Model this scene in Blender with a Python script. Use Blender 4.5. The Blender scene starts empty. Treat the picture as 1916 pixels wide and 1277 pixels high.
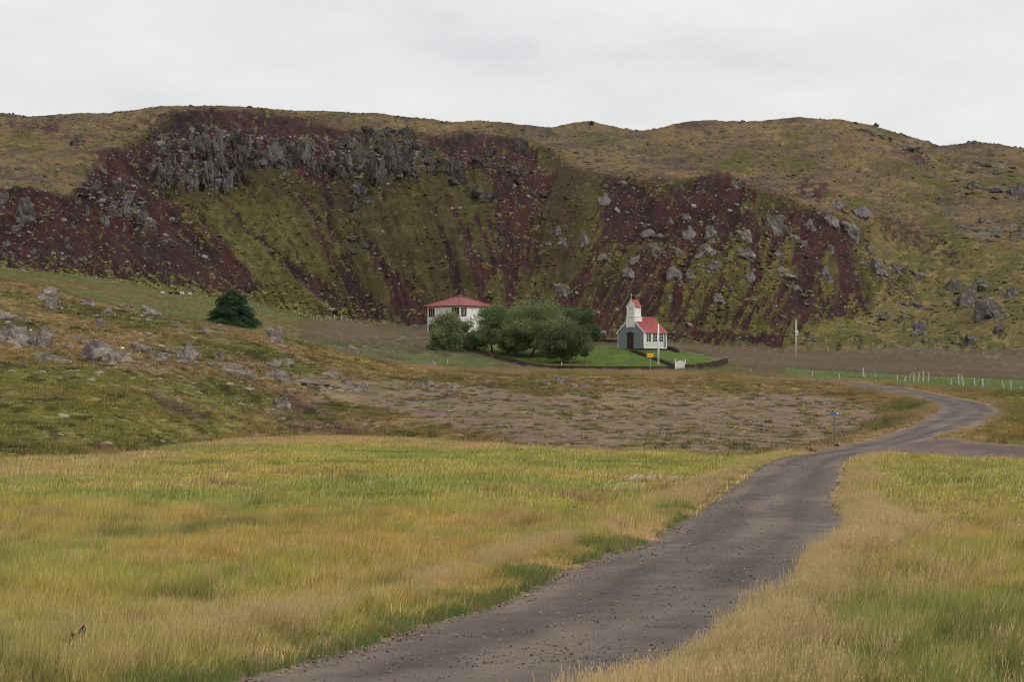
import bpy, bmesh, math, random
import numpy as np
from mathutils import Vector, Matrix, Euler, noise as mnoise

random.seed(7); RNG = np.random.default_rng(11)
sc = bpy.context.scene
# ---------------------------------------------------------------- camera
H = 3.3; LENS = 100.0; F = 1916 * LENS / 36.0; HORIZON = 749.0; CX, CY = 958.0, 638.5
TH = math.atan((HORIZON - CY) / F)
cam_d = bpy.data.cameras.new('camera'); cam_d.lens = LENS; cam_d.sensor_width = 36
cam_d.clip_start = 0.5; cam_d.clip_end = 20000
cam = bpy.data.objects.new('camera', cam_d); sc.collection.objects.link(cam)
cam.location = (0, 0, H); cam.rotation_euler = (math.pi/2 + TH, 0, 0); sc.camera = cam
# ---------------------------------------------------------------- light
SUN_EL, SUN_AZ = math.radians(40), math.radians(128)     # azimuth clockwise from +Y (north): the sun is behind, to the right
w = bpy.data.worlds.new('World'); sc.world = w; w.use_nodes = True
nt = w.node_tree; nt.nodes.clear()
def N(nt, t, **kw):
    n = nt.nodes.new(t)
    for k, v in kw.items():
        if k.startswith('i_'):
            n.inputs[k[2:].replace('_', ' ')].default_value = v
        else: setattr(n, k, v)
    return n
out = N(nt, 'ShaderNodeOutputWorld'); bg = N(nt, 'ShaderNodeBackground')
sky = N(nt, 'ShaderNodeTexSky', sky_type='NISHITA', sun_disc=False); sky.sun_elevation = SUN_EL; sky.sun_rotation = SUN_AZ
skm = N(nt, 'ShaderNodeVectorMath', operation='SCALE'); skm.inputs['Scale'].default_value = 0.08
nt.links.new(sky.outputs[0], skm.inputs[0])
tc = N(nt, 'ShaderNodeTexCoord'); mp = N(nt, 'ShaderNodeMapping'); mp.inputs['Scale'].default_value = (1, 1, 3.2)
nt.links.new(tc.outputs['Generated'], mp.inputs[0])
n1 = N(nt, 'ShaderNodeTexNoise'); n1.inputs['Scale'].default_value = 9; n1.inputs['Detail'].default_value = 5; n1.inputs['Roughness'].default_value = .55
nt.links.new(mp.outputs[0], n1.inputs[0])
cr = N(nt, 'ShaderNodeValToRGB'); nt.links.new(n1.outputs[0], cr.inputs[0])
e = cr.color_ramp.elements; e[0].position = .30; e[0].color = (.70, .715, .73, 1); e[1].position = .62; e[1].color = (.875, .878, .872, 1)
e2 = e.new(.42); e2.color = (.785, .797, .803, 1)
mx = N(nt, 'ShaderNodeMix', data_type='RGBA'); mx.inputs[0].default_value = .95
nt.links.new(skm.outputs[0], mx.inputs[6]); nt.links.new(cr.outputs[0], mx.inputs[7])
nt.links.new(mx.outputs[2], bg.inputs[0]); bg.inputs[1].default_value = 1.0; nt.links.new(bg.outputs[0], out.inputs[0])
sd = bpy.data.lights.new('sun', 'SUN'); sd.energy = 1.35; sd.angle = math.radians(11); sd.color = (1, .95, .87)
so = bpy.data.objects.new('sun', sd); sc.collection.objects.link(so)
sv = Vector((math.sin(SUN_AZ)*math.cos(SUN_EL), math.cos(SUN_AZ)*math.cos(SUN_EL), math.sin(SUN_EL)))
so.rotation_euler = sv.to_track_quat('Z', 'Y').to_euler(); so.location = (200, -200, 300)
sc.view_settings.view_transform = 'Standard'; sc.view_settings.look = 'None'
sc.view_settings.exposure = 0.0; sc.view_settings.gamma = 1; sc.view_settings.use_curve_mapping = False
try: sc.cycles.use_denoising = True
except Exception: pass
sc.cycles.use_adaptive_sampling = True; sc.cycles.adaptive_threshold = .025
sc.cycles.filter_width = 1.0; sc.cycles.max_bounces = 3; sc.cycles.diffuse_bounces = 2; sc.cycles.transparent_max_bounces = 4

# ---------------------------------------------------------------- noise and projection helpers
_T = np.random.default_rng(5).random((512, 512))
def vn(x, y, s=0):
    x = np.asarray(x, float) + s*37.17; y = np.asarray(y, float) + s*91.73
    xi = np.floor(x).astype(int); yi = np.floor(y).astype(int); fx = x-xi; fy = y-yi
    fx = fx*fx*(3-2*fx); fy = fy*fy*(3-2*fy)
    a = _T[xi & 511, yi & 511]; b = _T[(xi+1) & 511, yi & 511]; c = _T[xi & 511, (yi+1) & 511]; d = _T[(xi+1) & 511, (yi+1) & 511]
    return (a*(1-fx)+b*fx)*(1-fy)+(c*(1-fx)+d*fx)*fy
def fbm(x, y, o=4, s=0, g=.5):                            # mean 0, about -1..1
    r = 0; a = 1; t = 0
    for i in range(o):
        r = r + a*(vn(x*2**i, y*2**i, s+i*3)-.5)*2; t += a; a *= g
    return r/t*1.6
def sm(a, b, x): t = np.clip((x-a)/(b-a), 0, 1); return t*t*(3-2*t)
def project(X, Y, Z):
    z = Z-H; dep = Y*math.cos(TH)+z*math.sin(TH); up = -Y*math.sin(TH)+z*math.cos(TH)
    return CX+F*X/dep, CY-F*up/dep
def unproj(px, py, Y):                                    # world point on the ray of a pixel at depth Y
    u = (px-CX)/F; v = (CY-py)/F
    ry = math.cos(TH)-v*math.sin(TH); rz = math.sin(TH)+v*math.cos(TH)
    t = Y/ry; return u*t, Y, H+rz*t

# ---------------------------------------------------------------- terrain: profiles measured along bearings, lofted
P = np.array([-250,0,200,430,600,750,860,960,1100,1230,1360,1500,1640,1760,1916,2166], float)
y1 = np.array([905,868,858,826,820,822,830,838,846,851,852,848,848,852,858,862], float)
y2 = np.array([700,700,720,750,762,765,775,785,790,795,795,800,795,788,800,812], float)
d2 = np.array([260,250,250,265,285,290,275,260,255,250,250,250,255,250,235,230], float)
y3 = np.array([500,524,572,614,652,686,695,698,700,701,703,711,720,730,738,746], float)
d3 = np.array([390,380,370,360,370,385,395,400,405,405,400,385,365,350,345,340], float)
y4 = np.array([497,521,572,616,655,683,690,692,692,693,694,700,707,714,722,730], float)
d4 = np.array([430,425,420,415,415,420,425,428,428,428,425,425,420,415,410,405], float)
y5 = np.array([480,507,545,590,618,628,642,647,650,655,665,678,685,688,690,692], float)
d5 = np.array([520,510,500,490,490,480,470,468,466,463,470,480,490,495,500,505], float)
y6 = np.array([470,500,520,560,595,608,612,618,632,640,648,655,655,655,655,655], float)
d6 = np.array([560,560,565,560,555,545,545,555,560,565,565,570,565,560,555,550], float)
y7 = np.array([415,430,425,440,455,470,470,470,480,485,490,540,575,585,570,560], float)
d7 = np.array([588,588,592,590,585,575,575,583,588,592,592,600,610,615,610,605], float)
y8 = np.array([340,352,285,242,246,256,266,287,325,342,326,385,400,430,430,430], float)
d8 = np.array([612,614,640,655,655,648,645,642,632,630,634,634,665,690,690,690], float)
SKX = np.array([-400,-250,-100,0,50,150,200,250,300,350,400,460,530,600,700,760,800,850,900,990,1040,1105,1150,1190,1230,1280,1340,1430,1490,1570,1640,1700,1760,1790,1820,1860,1916,2000,2166,2400],float)
SKY = np.array([200,204,208,211,218,211,212,206,198,196,196,199,205,209,213,219,223,230,233,239,235,230,239,247,240,233,229,227,220,223,236,254,273,271,266,269,277,285,290,300],float)
D9X = np.array([-250,0,430,750,1100,1200,1500,1800,2166],float); D9 = np.array([790,780,740,780,820,850,850,850,880],float)
def pchip_slopes(x, y):                                   # x,y [K,n]
    h = np.diff(x, axis=0); dl = np.diff(y, axis=0)/h
    m = np.zeros_like(y); w1 = 2*h[1:]+h[:-1]; w2 = h[1:]+2*h[:-1]
    with np.errstate(all='ignore'):
        mm = (w1+w2)/(w1/dl[:-1]+w2/dl[1:])
    m[1:-1] = np.where(dl[:-1]*dl[1:] > 0, mm, 0); m[0] = dl[0]; m[-1] = dl[-1]
    return m
def hermite(x, y, m, xq):
    r = np.empty((len(xq), x.shape[1])); r[:] = y[0]
    Q = xq[:, None]+0*x[:1]
    for k in range(len(x)-1):
        h = x[k+1]-x[k]; t = (Q-x[k])/h; s = (t >= 0) & (t <= 1.0000001)
        v = (1+2*t)*(1-t)**2*y[k]+t*(1-t)**2*h*m[k]+t*t*(3-2*t)*y[k+1]+t*t*(t-1)*h*m[k+1]
        r = np.where(s, v, r)
    return np.where(Q > x[-1], y[-1], r)
def lat(px, tab):
    pc = np.clip(px, P[0], P[-1]); x = P[:, None]; y = tab[:, None]
    return hermite(x, y, pchip_slopes(x, y), pc)[:, 0]
def knots(px):
    d1 = H*F/(lat(px, y1)-HORIZON)
    Z = lambda y, d: unproj(CX, y, d)[2]
    sky_y = np.interp(px, SKX, SKY)
    d9 = np.interp(px, D9X, D9)
    ds = [0*px, d1, lat(px, d2), lat(px, d3), lat(px, d4), lat(px, d5), lat(px, d6), lat(px, d7), lat(px, d8), d9, d9+160, d9+900, 0*px+7000]
    d1b = d1+9; zs_ = Z(lat(px, y2), ds[2])*9/(ds[2]-d1); wr = sm(1650, 1810, px)
    z1b = zs_*(1-wr)+Z(np.interp(px, [1600, 1740, 1916, 2166], [840, 831, 834, 842]), d1b)*wr
    zs = [0*px, 0*px] + [Z(lat(px, a), b) for a, b in zip((y2, y3, y4, y5, y6, y7, y8), ds[2:9])] + [Z(sky_y, d9)]
    zs += [zs[-1]-9, zs[-1]-60, 0*px]
    ds.insert(2, d1b); zs.insert(2, z1b)
    return np.array(ds), np.array(zs)
fine = np.arange(-40, 1957, 2.4)
gp = lambda a, b, s: np.arange(a, b, s)
COLS = np.concatenate([gp(-9000,-3000,600), gp(-3000,-700,110), gp(-700,-40,13), fine, gp(1962,2620,13), gp(2620,4900,110), gp(4900,11000,600)])
A = (COLS-CX)/F/math.cos(TH)
rows = [np.arange(4, 33, 2.2), np.arange(33, 130, 1.6), np.arange(130, 400, 1.1), np.arange(400, 560, 1.0), np.arange(560, 690, .62), np.arange(690, 900, 1.9), np.arange(900, 1100, 9)]
g = [1100.0]
while g[-1] < 7000: g.append(g[-1]*1.16)
ROWS = np.concatenate(rows+[np.array(g)])
KD, KZ = knots(COLS)
KM = pchip_slopes(KD, KZ); KM[1] = 0
Zg = hermite(KD, KZ, KM, ROWS)
Yg = ROWS[:, None]+0*Zg; Xg = A[None, :]*Yg
SKT = np.interp(COLS, SKX, SKY); SKT = np.where((COLS < -400) | (COLS > 2400), np.nan, SKT)
wk_ = sm(0, 1, (Yg-KD[9][None, :])/(KD[10]-KD[9])[None, :]/.75)*(Yg < 1500)
for _ in range(4):                                        # settle the crest on its surveyed height
    py_ = np.where(Yg > 600, project(Xg, Yg, Zg)[1], 1e9); ex_ = np.nan_to_num(SKT-py_.min(0))+.8
    Zg = Zg-wk_*(ex_*KD[10]/F)[None, :]*(~np.isnan(SKT))[None, :]
PXg, PYg = project(Xg, Yg, Zg)
D = lambda k: KD[k if k < 2 else k+1][None, :]                              # bearing-wise depth of each profile knot
# ---------------------------------------------------------------- what grows or lies where (materials of the ground, as vertex attributes)
def inpoly(px, py, poly, soft=5):                         # ~1 inside, 0 outside, soft edge
    sd = np.full(px.shape, 1e9); ins = np.zeros(px.shape, bool); n = len(poly)
    for i in range(n):
        x0, y0 = poly[i]; x1, y1_ = poly[(i+1) % n]; dx, dy = x1-x0, y1_-y0; L = dx*dx+dy*dy+1e-9
        t = np.clip(((px-x0)*dx+(py-y0)*dy)/L, 0, 1)
        sd = np.minimum(sd, (px-x0-t*dx)**2+(py-y0-t*dy)**2)
        if y0 != y1_:
            c = ((y0 > py) != (y1_ > py)) & (px < (x1-x0)*(py-y0)/(y1_-y0)+x0); ins ^= c
    s = np.sqrt(sd)*np.where(ins, 1, -1)
    return sm(-soft, soft, s)
def stroke(px, py, pts, soft=2.5):                        # pts (x, y, width)
    best = np.full(px.shape, -1e9)
    for (x0, y0, w0), (x1, y1_, w1) in zip(pts[:-1], pts[1:]):
        dx, dy = x1-x0, y1_-y0; t = np.clip(((px-x0)*dx+(py-y0)*dy)/(dx*dx+dy*dy), 0, 1)
        best = np.maximum(best, (w0+(w1-w0)*t)/2-np.hypot(px-x0-t*dx, py-y0-t*dy))
    return sm(-soft, soft, best)
SCREE = [
 [(-80,345),(60,352),(135,372),(165,330),(178,292),(240,270),(290,330),(340,390),(400,455),(490,540),(420,556),(330,546),(230,532),(120,512),(-80,498)],
 [(250,262),(330,222),(370,203),(450,208),(560,225),(640,238),(700,246),(665,290),(640,335),(590,335),(540,312),(470,302),(430,345),(385,352),(330,330),(290,338),(236,300)],
 [(790,255),(870,248),(990,262),(1012,300),(1036,340),(1028,370),(1002,380),(986,430),(985,480),(1000,520),(1008,545),(1034,572),(1010,602),(895,600),(905,562),(928,500),(918,430),(925,370),(905,330),(870,312),(820,290)],
 [(1135,335),(1180,338),(1230,372),(1290,345),(1340,320),(1395,342),(1428,385),(1420,410),(1470,385),(1540,392),(1592,430),(1602,520),(1622,574),(1575,587),(1500,596),(1470,630),(1400,645),(1250,637),(1200,612),(1120,612),(1160,560),(1200,500),(1190,460),(1122,452),(1126,400)],
]
SCREE_PATCHY = [[(1640,408),(1700,412),(1765,440),(1815,488),(1795,502),(1720,475),(1652,445)],
 [(1180,330),(1260,340),(1230,372),(1190,370)], [(1490,330),(1560,345),(1540,372),(1490,365)], [(1610,470),(1700,520),(1720,575),(1650,560)],
 [(100,232),(60,228),(0,236),(0,246),(90,250),(150,262)], [(225,262),(270,215),(330,205),(330,225)],[(1690,270),(1740,300),(1735,320),(1690,290)]]
STREAKS = [
 [(394,350,5),(444,400,8),(481,440,10),(534,487,9),(585,528,17),(625,556,22),(655,586,12)],
 [(463,338,8),(473,368,7),(492,388,3)], [(534,330,9),(565,366,15),(596,414,17),(595,442,5),(617,487,9),(648,525,24),(700,590,44)],
 [(603,326,16),(614,387,13),(614,428,7),(634,473,10),(664,515,16)], [(638,400,4),(683,442,6),(703,480,15),(724,511,24),(751,548,44),(775,598,66)],
 [(500,476,5),(545,504,9),(586,538,13),(640,582,22)], [(807,373,7),(824,435,10),(841,490,13),(862,560,22)],
 [(840,373,9),(869,428,13),(882,483,24),(903,528,32),(925,580,50)], [(889,400,8),(913,456,9),(926,512,17),(940,560,40)],
 [(1012,385,9),(1001,442,8),(1004,505,14)], [(1132,445,16),(1098,505,22),(1058,570,42)], [(1160,470,20),(1138,520,18),(1106,575,22)],
 [(1215,500,60),(1165,570,50),(1120,612,50)], [(350,380,8),(430,470,18),(480,530,14)], [(1590,500,20),(1608,570,22)], [(1575,545,14),(1552,590,14)],
 [(745,480,4),(790,540,7),(830,590,10)], [(530,440,3),(570,500,5),(600,560,7)], [(690,300,4),(720,380,4)]]
GREEN_IN = [(1392,455,44,26),(1300,480,44,20),(1275,515,34,22),(1330,500,46,26),(1450,505,52,20),(1545,512,26,34),(1215,470,44,18),(1180,500,40,30),
 (1455,420,40,16),(1400,540,50,20),(1345,560,60,26),(1265,560,40,20),(1290,590,60,26),(1370,600,60,24),(1440,575,40,26),(1500,545,24,30),(1580,555,16,26),(1250,540,30,26),(980,540,18,40),(930,545,14,40),(1400,470,26,30),(1395,510,40,20),
 (1400,385,40,10),(1340,400,18,30),(1620,445,30,20)]
RED2 = [[(1304,432,16),(1293,473,18),(1280,505,18),(1268,540,16),(1262,598,26)],[(1356,440,18),(1346,470,12)],[(1308,527,8),(1296,555,9),(1280,596,13)],[(1351,515,10),(1341,540,12),(1323,566,12),(1318,590,14),(1288,610,16)],
 [(1361,560,4),(1357,602,6)],[(1348,562,5),(1336,608,8)],[(1413,425,24),(1411,486,20),(1417,513,18),(1402,545,14),(1385,575,14),(1372,612,12)],[(1433,558,12),(1412,585,12),(1390,610,14)],[(1473,522,10),(1456,558,13),(1434,598,14)],
 [(1510,455,44),(1516,500,40),(1493,553,34),(1474,585,32),(1452,612,26)],[(1530,505,24),(1520,553,22),(1500,588,22)],[(1580,440,34),(1580,486,28),(1583,540,22),(1570,580,20)],[(1594,500,14),(1606,545,11),(1617,576,10)],[(1574,545,10),(1551,590,12)],
 [(1245,632,16),(1300,618,12),(1360,632,14),(1460,640,18)],[(1250,470,20),(1235,520,34),(1215,580,40),(1190,612,30)],[(1205,490,40),(1165,560,44),(1125,606,34)],[(1470,410,30),(1540,410,44),(1585,440,30)],[(1340,345,40),(1350,400,60),(1300,420,40)],[(1160,360,44),(1170,430,60),(1240,420,60)]]
def slope_of(px): return np.interp(px, [-50,100,300,420,600,800,950,1060,1150,1250,1360,1480,1560,1620,1760,1950], [1.35,1.3,1.15,.95,.55,.3,.02,-.35,-.6,-.5,-.33,-.28,-.1,.3,.75,.9])
GRAVEL = [(560,722),(640,716),(900,722),(1000,742),(1200,728),(1330,738),(1480,735),(1600,752),(1650,775),(1600,812),(1560,832),(1440,851),(1300,855),(1150,850),(1010,842),(900,812),(800,790),(700,765),(600,745)]
LAWN = [(852,636),(900,634),(1100,636),(1158,646),(1250,650),(1300,662),(1362,679),(1350,690),(1290,694),(1150,695),(1040,694),(960,680),(900,664),(858,650)]
def C(*c): return np.array(c)
def paint(X, Y, Z, px, py, k):
    """k: dict of bearing-wise knot depths at the same points. Returns rgb albedo, roughness-of-relief and the class id."""
    sh = px.shape
    n = lambda sx, sy, o=4, s=0: fbm(X/sx, Y/sy, o, s)
    m = lambda c, col, f: c+(np.asarray(col)-c)*np.clip(f, 0, 1)[..., None]
    d = Y
    # hill coordinates: arc along the slope is steep so use the view bearing and height
    h1 = fbm(px/9, py/7, 3, 1); h2 = fbm(px/34, py/26, 4, 2); h3 = fbm(px/4.2, py/3.4, 2, 3); h4 = fbm(px/13+.3*py/9, py/4.5, 3, 10)
    sl = slope_of(px); st = px-sl*(py-450)
    s1 = fbm(st/7, py/70, 3, 4); s2 = fbm(st/22, py/150, 3, 5); s3 = fbm(st/3.2, py/26, 2, 6)
    # ---- hill
    bowl = m(np.zeros(sh+(3,))+C(.062,.049,.020), C(.096,.080,.030), .5+.9*h2)
    bowl = m(bowl, C(.042,.040,.015), sm(.05,.75,s1*.35+h1*.35+h4*.5-.1*h2))
    bowl = m(bowl, C(.128,.104,.042), sm(.25,.9,h1*.45+h4*.8))
    bowl = m(bowl, C(.062,.038,.030), sm(.35,.9,s2+.4*h3)*.7)
    flank = np.exp(-((px-470)/150)**2)*sm(340,420,py)*sm(-100,60,px)
    bowl = m(bowl, C(.170,.148,.050), flank*(.5+.5*h1))
    p1 = fbm(px/60, py/11, 4, 7); p2 = fbm(px/14, py/4, 3, 8); p3 = fbm(px/90, py/30, 3, 9)
    plat = m(np.zeros(sh+(3,))+C(.182,.126,.058), C(.105,.073,.054), sm(-.1,.7,p1*.8+.35*p2))
    plat = m(plat, C(.105,.095,.028), sm(.1,.7,p3+.3*p1))
    plat = m(plat, C(.120,.086,.070), sm(-.05,.35,fbm(px/24,py/5,3,13))*.55); plat = m(plat, C(.070,.052,.034), sm(.30,.62,fbm(px/9,py/2.6,3,14))*.6)
    plat = m(plat, C(.255,.180,.078), sm(.25,.9,p2*.9-.2*p1)*.8)
    plat = m(plat, C(.065,.050,.028), sm(.42,.9,p2*.7+h1*.5+.2*p1)*.85)
    rim = lambda a: a
    onplat = sm(-9, 9, (np.interp(px, [-50,0,130,200,250,330,400,640,860,1000,1050,1130,1230,1300,1345,1420,1500,1600,1760,1960],
                                  [345,350,368,290,255,215,203,236,252,262,300,330,345,335,325,350,385,405,440,470])+9*h2+4*h1)-py)
    hill = m(bowl, plat, onplat)
    kn = inpoly(px+16*h2, py+9*h1, [(1480,650),(1560,598),(1632,577),(1618,490),(1604,380),(1700,380),(2600,380),(2600,670),(1480,670)], 12)
    knoll = m(np.zeros(sh+(3,))+C(.148,.114,.046), C(.100,.098,.034), .5+1.1*p3)
    knoll = m(knoll, C(.225,.165,.065), sm(.1,.8,p2+.3*h2)); knoll = m(knoll, C(.055,.050,.018), sm(.4,.95,h1+.2*p1))
    hill = m(hill, knoll, kn*(1-onplat)); s1 = s1*(1-kn); s3 = s3*(1-.7*kn)
    wx, wy = px+7*h1+5*h3+9*s1*.4, py+5*h1+3*h3
    scr = np.zeros(sh)
    for q in SCREE: scr = np.maximum(scr, inpoly(wx+8*s1, wy, q, 4))
    sx, sy = px+3.5*h1+2.5*h3+5*h2*.6, py
    stk = np.zeros(sh)
    for q in STREAKS: stk = np.maximum(stk, stroke(sx, sy, q, 2.2)*sm(-.75,-.2,s3+.5*h3+.35))
    scr = np.maximum(scr, stk)
    gi = np.zeros(sh)
    for (cx, cy, rx, ry) in GREEN_IN: gi = np.maximum(gi, sm(1.25,.7,np.hypot((px+9*h1-cx)/rx, (py+6*h1+4*s1-cy)/ry)))
    low = inpoly(px, py, [(1180,470),(1480,440),(1600,500),(1640,600),(1470,660),(1200,650),(1130,600)], 26)
    gi = np.maximum(gi, low*sm(-.15,.05,s1*1.1+.35*h1+.25*(py-505)/60))
    low2 = inpoly(px, py, [(-60,470),(200,500),(420,530),(430,565),(-60,520)], 14); gi = np.maximum(gi, low2*sm(.1,.5,h1+.3*s1)*.8)
    gi = np.maximum(gi, sm(.60,.85,h1*.8+.45*s3)*.6)
    pat = np.zeros(sh)
    for q in SCREE_PATCHY: pat = np.maximum(pat, inpoly(wx, wy, q, 7))
    pat *= sm(-.55,.10,h1+.4*h3)
    scr = np.clip(np.maximum(scr*(1-.92*gi), pat*.85), 0, 1)
    redc = m(np.zeros(sh+(3,))+C(.054,.025,.027), C(.074,.029,.028), sm(-.2,.8,h2+s2*.4)); redc = m(redc, C(.036,.020,.023), sm(.0,.8,-h2+.3*s1))
    redc = m(redc, C(.085,.055,.048), sm(.25,.8,h3+.3*h1)*.6)
    dk = inpoly(px, py, [(-60,430),(160,470),(300,400),(480,520),(420,560),(-60,520)], 30)*sm(-.2,.6,s1+.2); redc = m(redc, C(.060,.040,.042), dk*.7)
    r2 = np.zeros(sh)
    for q in RED2: r2 = np.maximum(r2, stroke(px+3*h1+1.5*h3, py, q, 1.8)*sm(-.9,-.45,s3+.4*h3))
    hill = m(hill, C(.165,.140,.048), low*np.clip(gi, 0, 1)*(1-r2)*(.45+.4*h1)*(1-onplat))
    hill = m(hill, redc, scr*(1-r2))
    scr = np.maximum(scr, r2*(1-onplat)); hill = m(hill, redc, r2*(1-onplat))
    moss = sm(.28,.55,h3*.75+h1*.6)*np.clip(scr*(1-scr)*4+low*.35+low2*.7, 0, 1)*(1-onplat)*(1-.85*r2)
    hill = m(hill, C(.205,.180,.050), moss*.8)
    grey = inpoly(px+8*h1, py+8*h2, [(290,240),(350,235),(440,230),(520,262),(640,262),(700,240),(770,245),(820,290),(800,320),(700,345),(650,330),(560,325),(480,308),(430,350),(330,350),(285,310)], 14)
    grey = np.maximum(grey, inpoly(px+8*h1, py+8*h2, [(160,340),(200,335),(260,365),(270,400),(330,460),(290,450),(200,410),(160,370)], 8)*.8)
    hill = m(hill, C(.105,.092,.092), grey*sm(-.1,.4,h1+.3*h3)*.8*(1-moss))
    # ---- meadow
    a1 = n(7,9,4,11); a2 = n(16,22,3,12); a3 = n(2.2,2.6,3,13); a4 = n(30,30,3,14); a5 = n(9,13,4,15)
    mead = m(np.zeros(sh+(3,))+C(.270,.235,.060), C(.185,.205,.050), .5+1.2*a1)
    mead = m(mead, C(.340,.225,.070), sm(.10,.8,a2*.9+.35*a3)*.8)
    mead = m(mead, C(.120,.150,.040), sm(.30,.62,a5*.9+.25*a3)*.85)
    mead = m(mead, C(.200,.135,.060), sm(.30,.75,-a5*.7+a3*.4))
    mead = m(mead, C(.350,.250,.115), sm(.2,.8,a3*.8-a1*.4)*.45)
    back = sm(60,20,k[1]-d); mead = m(mead, C(.30,.215,.105), back*sm(-.4,.5,a2+.6*sm(1100,500,px)-.2)*.8)
    near = sm(62,36,d); mead = m(mead, C(.36,.255,.115), near*sm(-.3,.6,a1+.4*a3)*sm(1300,900,px)*.6)
    mead = m(mead, C(.185,.195,.058), sm(1480,1560,px)*sm(52,42,d)*sm(36,40,d)*.45*(.5+.8*a1))
    mead = m(mead, C(.085,.085,.030), sm(.38,.62,n(1.1,1.6,3,16)*.8+.3*a5)*.55); mead = m(mead, C(.36,.29,.11), sm(.40,.7,n(.8,1.2,2,17))*.35)
    rs = sm(1450,1600,px)*sm(20,160,d); mead = m(mead, C(.27,.225,.070), rs*.45*(.6+.5*a1))
    # ---- heath on the mound
    b1 = n(5,9,4,21); b2 = n(1.8,4,3,22); b3 = n(16,24,3,23)
    he = m(np.zeros(sh+(3,))+C(.225,.155,.068), C(.140,.118,.038), sm(-.4,.6,b1+.3*b3))
    he = m(he, C(.100,.115,.028), sm(.1,.7,b3+.3*b1)*.65)
    he = m(he, C(.060,.055,.020), sm(.42,.75,b2*.7+b1*.5)*.9)
    he = m(he, C(.300,.250,.070), sm(.45,.8,b2*.8-b1*.4)*.8)
    he = m(he, C(.185,.120,.085), sm(.2,.6,-b1*.8+b3*.3+.15*b2)*.55)
    gsl = inpoly(px+20*h1, py+8*h1, [(-60,680),(120,690),(330,700),(440,760),(520,800),(430,822),(120,850),(-60,845)], 22)
    he = m(he, C(.175,.165,.045), gsl*(.45+.5*b3)); he = m(he, C(.255,.195,.080), gsl*sm(.1,.6,-b3+.4*b1)*.7)
    soil = np.maximum(stroke(px+6*h1, py+4*h3, [(268,732,8),(320,762,22),(372,782,10)], 6), inpoly(px+12*h1, py+6*h3, [(500,730),(560,740),(640,780),(720,812),(640,822),(540,800)], 9)*sm(-.3,.3,b2+.1))
    he = m(he, C(.140,.088,.070), soil*.9)
    gr = m(np.zeros(sh+(3,))+C(.235,.162,.110), C(.195,.132,.090), .5+n(3,8,4,31)); gr = m(gr, C(.26,.19,.13), sm(.2,.8,n(.9,2.2,2,32))*.3)
    gr = m(gr, C(.30,.21,.10), sm(.25,.7,n(8,12,3,33))*.5)
    gr = m(gr, C(.150,.125,.048), sm(.40,.62,n(2.6,6.5,3,34)*.9+.2*n(20,20,2,35))*.85)
    gr = m(gr, C(.060,.050,.025), sm(.50,.72,n(1.9,3.8,3,36))*.9)
    gr = m(gr, C(.15,.09,.08), sm(8,0,np.abs(py-852))*sm(900,1000,px)*sm(1480,1380,px)*.8)
    gm = inpoly(px+14*h1+10*h3, py+5*h1+2*h3, GRAVEL, 8)
    gm = np.maximum(gm, inpoly(px+14*h1, py+5*h1, [(430,700),(560,706),(760,712),(900,722),(640,750),(560,730)], 8)*.7)
    he = m(he, C(.045,.042,.018), sm(.45,.7,n(1.3,3.2,3,24)*.9+.25*b3)*.75); he = he*1.18
    heath = m(he, gr, gm)
    strip = m(np.zeros(sh+(3,))+C(.34,.240,.115), C(.21,.165,.055), .5+n(6,8,3,41))
    f3 = k[3]; tan = sm(-22,-6,d-f3+5*b3)*sm(700,800,px); heath = m(heath, C(.17,.15,.045), sm(-60,-25,d-f3)*sm(760,900,px)*.6*(.5+b1)); heath = m(heath, strip, tan)
    rr = sm(1700,1800,px); heath = m(heath, m(np.zeros(sh+(3,))+C(.275,.195,.070), C(.15,.145,.04), .5+n(7,9,3,42)), rr)
    # ---- fields behind
    c1 = n(12,9,4,51); c2 = n(3,3,3,52)
    hay = m(np.zeros(sh+(3,))+C(.205,.155,.120), C(.160,.135,.078), .5+.9*c1); hay = m(hay, C(.21,.155,.105), sm(.2,.8,c2)*.5)
    grn = m(np.zeros(sh+(3,))+C(.125,.125,.040), C(.175,.145,.058), .5+1.1*c1); grn = m(grn, C(.075,.13,.028), sm(.1,.6,-c1+.2*c2)*.6)
    fld = m(hay, grn, sm(650,520,px+30*h1+(py-600))); fld = m(fld, C(.090,.140,.038), sm(474,440,d+14*c1)*sm(540,640,px)*sm(980,900,px)*.85*(.75+.5*c1))
    fld = m(fld, C(.098,.150,.036), sm(1430,1480,px)*sm(452,438,d+6*c1)*(.9+.2*c1))
    fld = m(fld, C(.13,.145,.04), sm(1480,1300,px)*sm(1240,1262,px)*sm(470,430,d)*.7)
    fld = m(fld, strip, sm(16,4,d-f3+4*b3)*sm(720,800,px)); 
    fld = m(fld, m(np.zeros(sh+(3,))+C(.19,.145,.06), C(.09,.10,.03), .5+c1), sm(-26,-8,d-k[6]+6*h1)*sm(1480,1200,px)*sm(640,760,px)*.9)
    lawn = inpoly(px, py, LAWN, 2.5)*sm(412,417,d)*sm(475,470,d)
    lw = m(np.zeros(sh+(3,))+C(.075,.125,.020), C(.100,.135,.026), .5+n(9,7,3,61)); lw = m(lw, C(.16,.17,.05), sm(.3,.8,n(2,2,2,62))*.4)
    fld = m(fld, lw, lawn)
    # ---- assemble by depth
    e1 = d-k[1]+2.5*a3+3*a1; mh = sm(-2,2,e1); col = m(mead, heath, mh)
    fm = sm(-3,3,d-k[3]-1.5); col = m(col, fld, fm)
    hm = sm(-4,4,d-k[6]+4*h1); col = m(col, hill, hm)
    cls = np.where(hm > .5, 4, np.where(lawn > .5, 5, np.where(fm > .5, 3, np.where((gm > .5) & (mh > .5), 2, np.where(mh > .5, 1, 0)))))
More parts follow.
